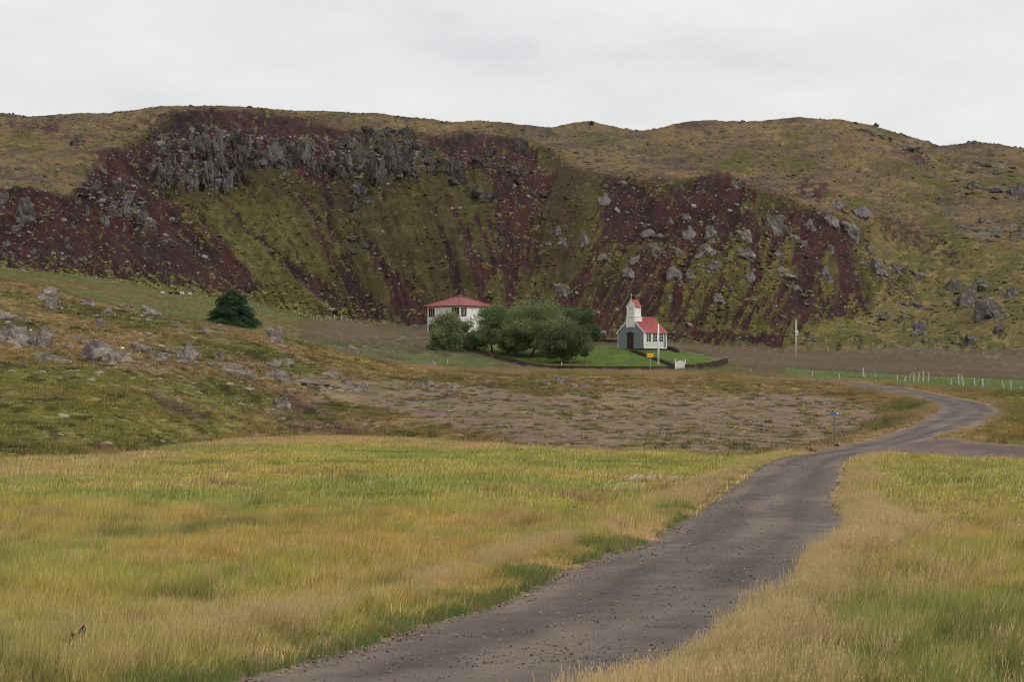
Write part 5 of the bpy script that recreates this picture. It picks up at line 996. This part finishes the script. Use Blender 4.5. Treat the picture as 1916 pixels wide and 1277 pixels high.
scv = sampm('scr', X, Y); msv = sampm('moss', X, Y); plv = sampm('plat', X, Y); hh = sampm('h1', X, Y); edge = np.clip(scv*(1-scv)*4, 0, 1)
prob = (edge*.36+msv*.5+.03*scv+.02)*(1-plv)*(.4+sm(-.3, .5, hh)); ok = (rg.uniform(size=n) < prob*.8); Xm, Ym, ed = X[ok], Y[ok], np.maximum(edge, msv)[ok]; s_ = rg.uniform(.14, .55, len(Xm))
u = rg.uniform(size=(len(Xm), 1)); col = np.where(u < .25+.35*ed[:, None], C(.160,.132,.042), np.where(u < .85, C(.105,.090,.030), C(.065,.055,.022)))*rg.uniform(.7, 1.25, (len(Xm), 1))
scatter('slope_moss', 'yellow-green moss clumps on the cinder slopes', Xm, Ym, np.stack([s_, s_, s_*.8], 1), rg.uniform(0, 6.3, len(Xm)), col, C_MS, 5, .3, .08)
# loose stones: on scree, round the cliffs, on gravel, beside the road
prob = (scv*.34+sampm('grey', X, Y)*.5+.015)*(1-.85*plv)*(.5+sm(0, .6, hh)); ok = rg.uniform(size=n) < prob*.55; Xs, Ys = X[ok], Y[ok]; gv = sampm('grey', X, Y)[ok]; s_ = np.clip(rg.lognormal(-1.75, .55, len(Xs)), .08, .9)*(1+.3*gv)
scatter('scree_stones', 'loose grey stones scattered over the cinder slopes', Xs, Ys, np.stack([s_, s_, s_*rg.uniform(.7, 1.3, len(Xs))], 1), rg.uniform(0, 6.3, len(Xs)), C(.180,.160,.145)*rg.uniform(.45, 1.35, (len(Xs), 1)), C_ST, 6, .4, .02)
n = 5200; px = rg.uniform(-30, 720, n); dd = np.interp(colf(px), np.arange(len(A)), KD[7])+rg.normal(size=n)*4+3; X = (px-CX)/F*dd/math.cos(TH); ok = fbm(X/5, dd/3, 3, 263) > -.1; X, Y = X[ok], dd[ok]; s_ = rg.uniform(.18, .6, len(X))
scatter('foot_moss', 'bright yellow-green moss along the foot of the crater slope', X, Y, np.stack([s_, s_, s_*.7], 1), rg.uniform(0, 6.3, len(X)), np.where(rg.uniform(size=(len(X), 1)) < .6, C(.205,.178,.052), C(.10,.095,.035))*rg.uniform(.7, 1.25, (len(X), 1)), C_MS, 5, .3, .08)
n = 24000; px = rg.uniform(-160, 2080, n); cf = colf(px); lo_ = np.interp(cf, np.arange(len(A)), KD[7]); hi_ = np.interp(cf, np.arange(len(A)), KD[10]); dd = lo_+4+(hi_-lo_-4)*rg.uniform(size=n)**1.25; X = (px-CX)/F*dd/math.cos(TH)
ok = (sampm('scr', X, dd) < .4) & (fbm(X/7, dd/6, 3, 264) > -.35); X, Y = X[ok], dd[ok]; s_ = np.clip(rg.lognormal(-1.35, .4, len(X)), .1, .7); ch_ = sample(COL, X, Y)*np.where(rg.uniform(size=(len(X), 1)) < .4, .75, 1.3)*rg.uniform(.75, 1.2, (len(X), 1))
scatter('hillside_tussocks', 'small grass and moss tussocks all over the hill', X, Y, np.stack([s_*1.2, s_, s_*.6], 1), rg.uniform(0, 6.3, len(X)), ch_, C_MS, 5, .2, .06)
# rubble and moss round every boulder on the slopes
bx, by, bz, bs_, bk = [], [], [], [], []
for o, px_, py_, wd, ht, reg in ROCKS:
    if reg in ('near', 'ridge', 'cliff'): continue
    w__ = o.scale[0]; nn = int(min(26, 5+w__*5)) if reg != 'crag' else 6
    for _ in range(nn):
        a = rg.uniform(0, 6.28); rr_ = w__*rg.uniform(.75, 1.9); bx.append(o.location.x+math.cos(a)*rr_*1.1); by.append(o.location.y-w__*.3+math.sin(a)*rr_*1.1); bs_.append(w__*rg.uniform(.06, .26)); bk.append(reg in ('mound', 'flat'))
bx, by, bs_, bk = map(np.array, (bx, by, bs_, bk)); n_ = len(bx); mk_ = rg.uniform(size=n_) < .4
colb = np.where(bk[:, None], C(.28,.235,.195), C(.17,.152,.138))*rg.uniform(.5, 1.3, (n_, 1))
s1_ = ~mk_; scatter('boulder_rubble', 'broken grey stones round the boulders', bx[s1_], by[s1_], np.stack([bs_, bs_*.8, bs_*.7], 1)[s1_], rg.uniform(0, 6.3, s1_.sum()), colb[s1_], C_ST, 6, .3, .02)
colm = np.where(rg.uniform(size=(n_, 1)) < .5, C(.150,.128,.044), C(.075,.070,.026))*rg.uniform(.7, 1.3, (n_, 1))
scatter('boulder_moss', 'moss cushions round the boulders', bx[mk_], by[mk_], np.stack([bs_*1.5, bs_*1.3, bs_*.9], 1)[mk_], rg.uniform(0, 6.3, mk_.sum()), colm[mk_], C_MS, 5, .2, .05)
n = 1600; px = rg.uniform(-160, 2080, n); dd = np.interp(colf(px), np.arange(len(A)), KD[10])+rg.uniform(-14, 3, n); X = (px-CX)/F*dd/math.cos(TH)
scatter('skyline_stones', 'little stones and tussocks along the ridge line', X, dd, np.clip(rg.lognormal(-1.1, .55, n), .1, 1.1), rg.uniform(0, 6.3, n), C(.10,.085,.055)*rg.uniform(.5, 1.3, (n, 1)), C_ST, 6, .3, .05)
n = 9000; px = rg.uniform(-30, 1950, n); dd = rg.uniform(640, 900, n); X = (px-CX)/F*dd/math.cos(TH); ok = (sampm('plat', X, dd) > .5) & (fbm(X/18, dd/20, 3, 262) > .1); X, Y = X[ok], dd[ok]; s_ = np.clip(rg.lognormal(-1.3, .5, len(X)), .12, 1.1)
scatter('plateau_stones', 'stones and hummocks on the upper hill and skyline', X, Y, s_, rg.uniform(0, 6.3, len(X)), np.where(rg.uniform(size=(len(X), 1)) < .45, C(.09,.075,.07), C(.12,.095,.04))*rg.uniform(.6, 1.3, (len(X), 1)), C_ST, 6, .3, .1)
X1, Y1, px, r = polar_pts(34000, 160, 420, .8, seed=12); k = kd(X1, Y1); rd = road_dist(X1, Y1); g_ = sampm('gm', X1, Y1); band = sm(-.1, .5, fbm(X1/12, Y1/16, 3, 271)+.1); inb = (Y1 > 250) & (px < 700)
ok = (Y1 > k(1)+2) & (Y1 < k(3)) & (rd > .8) & (r.uniform(size=len(X1)) < np.where(g_ > .5, .22, np.where(inb, .6*band, .04))); X, Y = X1[ok], Y1[ok]; s_ = np.clip(r.lognormal(-2.45, .6, len(X)), .04, .55)*np.where(g_[ok] > .5, .8, 1.5)
scatter('gravel_stones', 'small pale stones on the gravel flat and heath', X, Y, np.stack([s_*1.3, s_, s_*.8], 1), r.uniform(0, 6.3, len(X)), C(.27,.215,.175)*r.uniform(.5, 1.25, (len(X), 1)), C_ST, 6, .2, .01)
r = np.random.default_rng(31); n = 20000; q = r.integers(0, NR-1, n); v = r.uniform(-.03, 1.03, n); v = np.where(r.uniform(size=n) < .4, np.where(v < .5, v*.25, 1-(1-v)*.25), v); X = RL[q, 0]*(1-v)+RR[q, 0]*v+r.normal(size=n)*.05; Y = RL[q, 1]*(1-v)+RR[q, 1]*v+r.normal(size=n)*.3; ok = (Y > 27) & (Y < 170); X, Y, v = X[ok], Y[ok], v[ok]
s_ = np.clip(r.lognormal(-4.75, .4, len(X)), .005, .022)*(1+Y/110); Zs = ground(X, Y)+.055+.075*(1-np.clip(np.abs(2*v-1), 0, 1)**4)-.02
scatter('road_stones', 'loose gravel stones on the road surface', X, Y, s_, r.uniform(0, 6.3, len(X)), C(.24,.19,.155)*r.uniform(.3, 1.4, (len(X), 1)), C_ST, 6, .3, Zs=Zs)
# cotton grass and yellow flowers
flat('cotton_white', (.82, .80, .76), .9); flat('petal_yellow', (.80, .55, .02), .7)
def flower(mat, hd, hgt, nh):
    mb = MB(); r = random.Random(5+nh)
    for i in range(nh):
        x, y, h_ = r.uniform(-.12, .12), r.uniform(-.12, .12), hgt*r.uniform(.75, 1.1); mb.tube((x, y, 0), (x, y, h_), .003, .003, 3)
        for q in range(3): a = q*2.1; mb.prism([(x+hd*.7*math.cos(a+t_), h_+hd*.9*math.sin(t_)) for t_ in [j*math.pi/3 for j in range(6)]], y-hd*.5+q*hd*.3, y-hd*.2+q*hd*.3)
    me = bpy.data.meshes.new('flower'); me.from_pydata(mb.v, [], mb.f); me.materials.append(mat); return me
C_CT = bpy.data.collections.new('cotton_heads'); [C_CT.objects.link(bpy.data.objects.new(f'cotton_head_{i}', flower(M['cotton_white'], .020, .34, 1+i))) for i in range(2)]
C_YF = bpy.data.collections.new('yellow_heads'); [C_YF.objects.link(bpy.data.objects.new(f'yellow_head_{i}', flower(M['petal_yellow'], .013, .34, 1+i))) for i in range(2)]
pp = []
r = random.Random(12)
for (cx, cy, rx, ry, n) in ((1235,900,62,5,44),(1190,900,24,4,16),(1165,920,40,9,30),(1120,885,120,22,22),(720,910,60,10,14),(640,990,300,70,40),(1800,1025,110,22,46),(1800,905,110,22,26),(1770,1000,160,60,20),(1300,930,60,20,10),(130,1010,180,40,8),(560,1090,500,50,12)):
    for i in range(n): pp.append((cx+max(-1.6, min(1.6, r.gauss(0, .5)))*rx, cy+max(-1.6, min(1.6, r.gauss(0, .5)))*ry))
hp_ = [hit(a, b+8) for a, b in pp]; hp_ = [q for q in hp_ if q.y < 240]; X = np.array([q.x for q in hp_]); Y = np.array([q.y for q in hp_]); ok = road_dist(X, Y) > 1; X, Y = X[ok], Y[ok]
scatter('cotton_grass', 'white tufts of cotton grass dotted over the meadow', X, Y, np.clip(.7+Y/260, .8, 1.5), Y*0, np.ones((len(X), 3)), C_CT, 2)
pp = [(r.uniform(1380, 1916), r.uniform(1215, 1270)) for i in range(10)]+[(r.gauss(1800, 24), r.gauss(1258, 5)) for i in range(6)]+[(1533,1181),(1395,1150)]
hp_ = [hit(a, b) for a, b in pp]; X = np.array([q.x for q in hp_]); Y = np.array([q.y for q in hp_])
scatter('yellow_flowers', 'small yellow flowers in the grass at bottom right', X, Y, np.ones(len(X)), Y*0, np.ones((len(X), 3)), C_YF, 2)
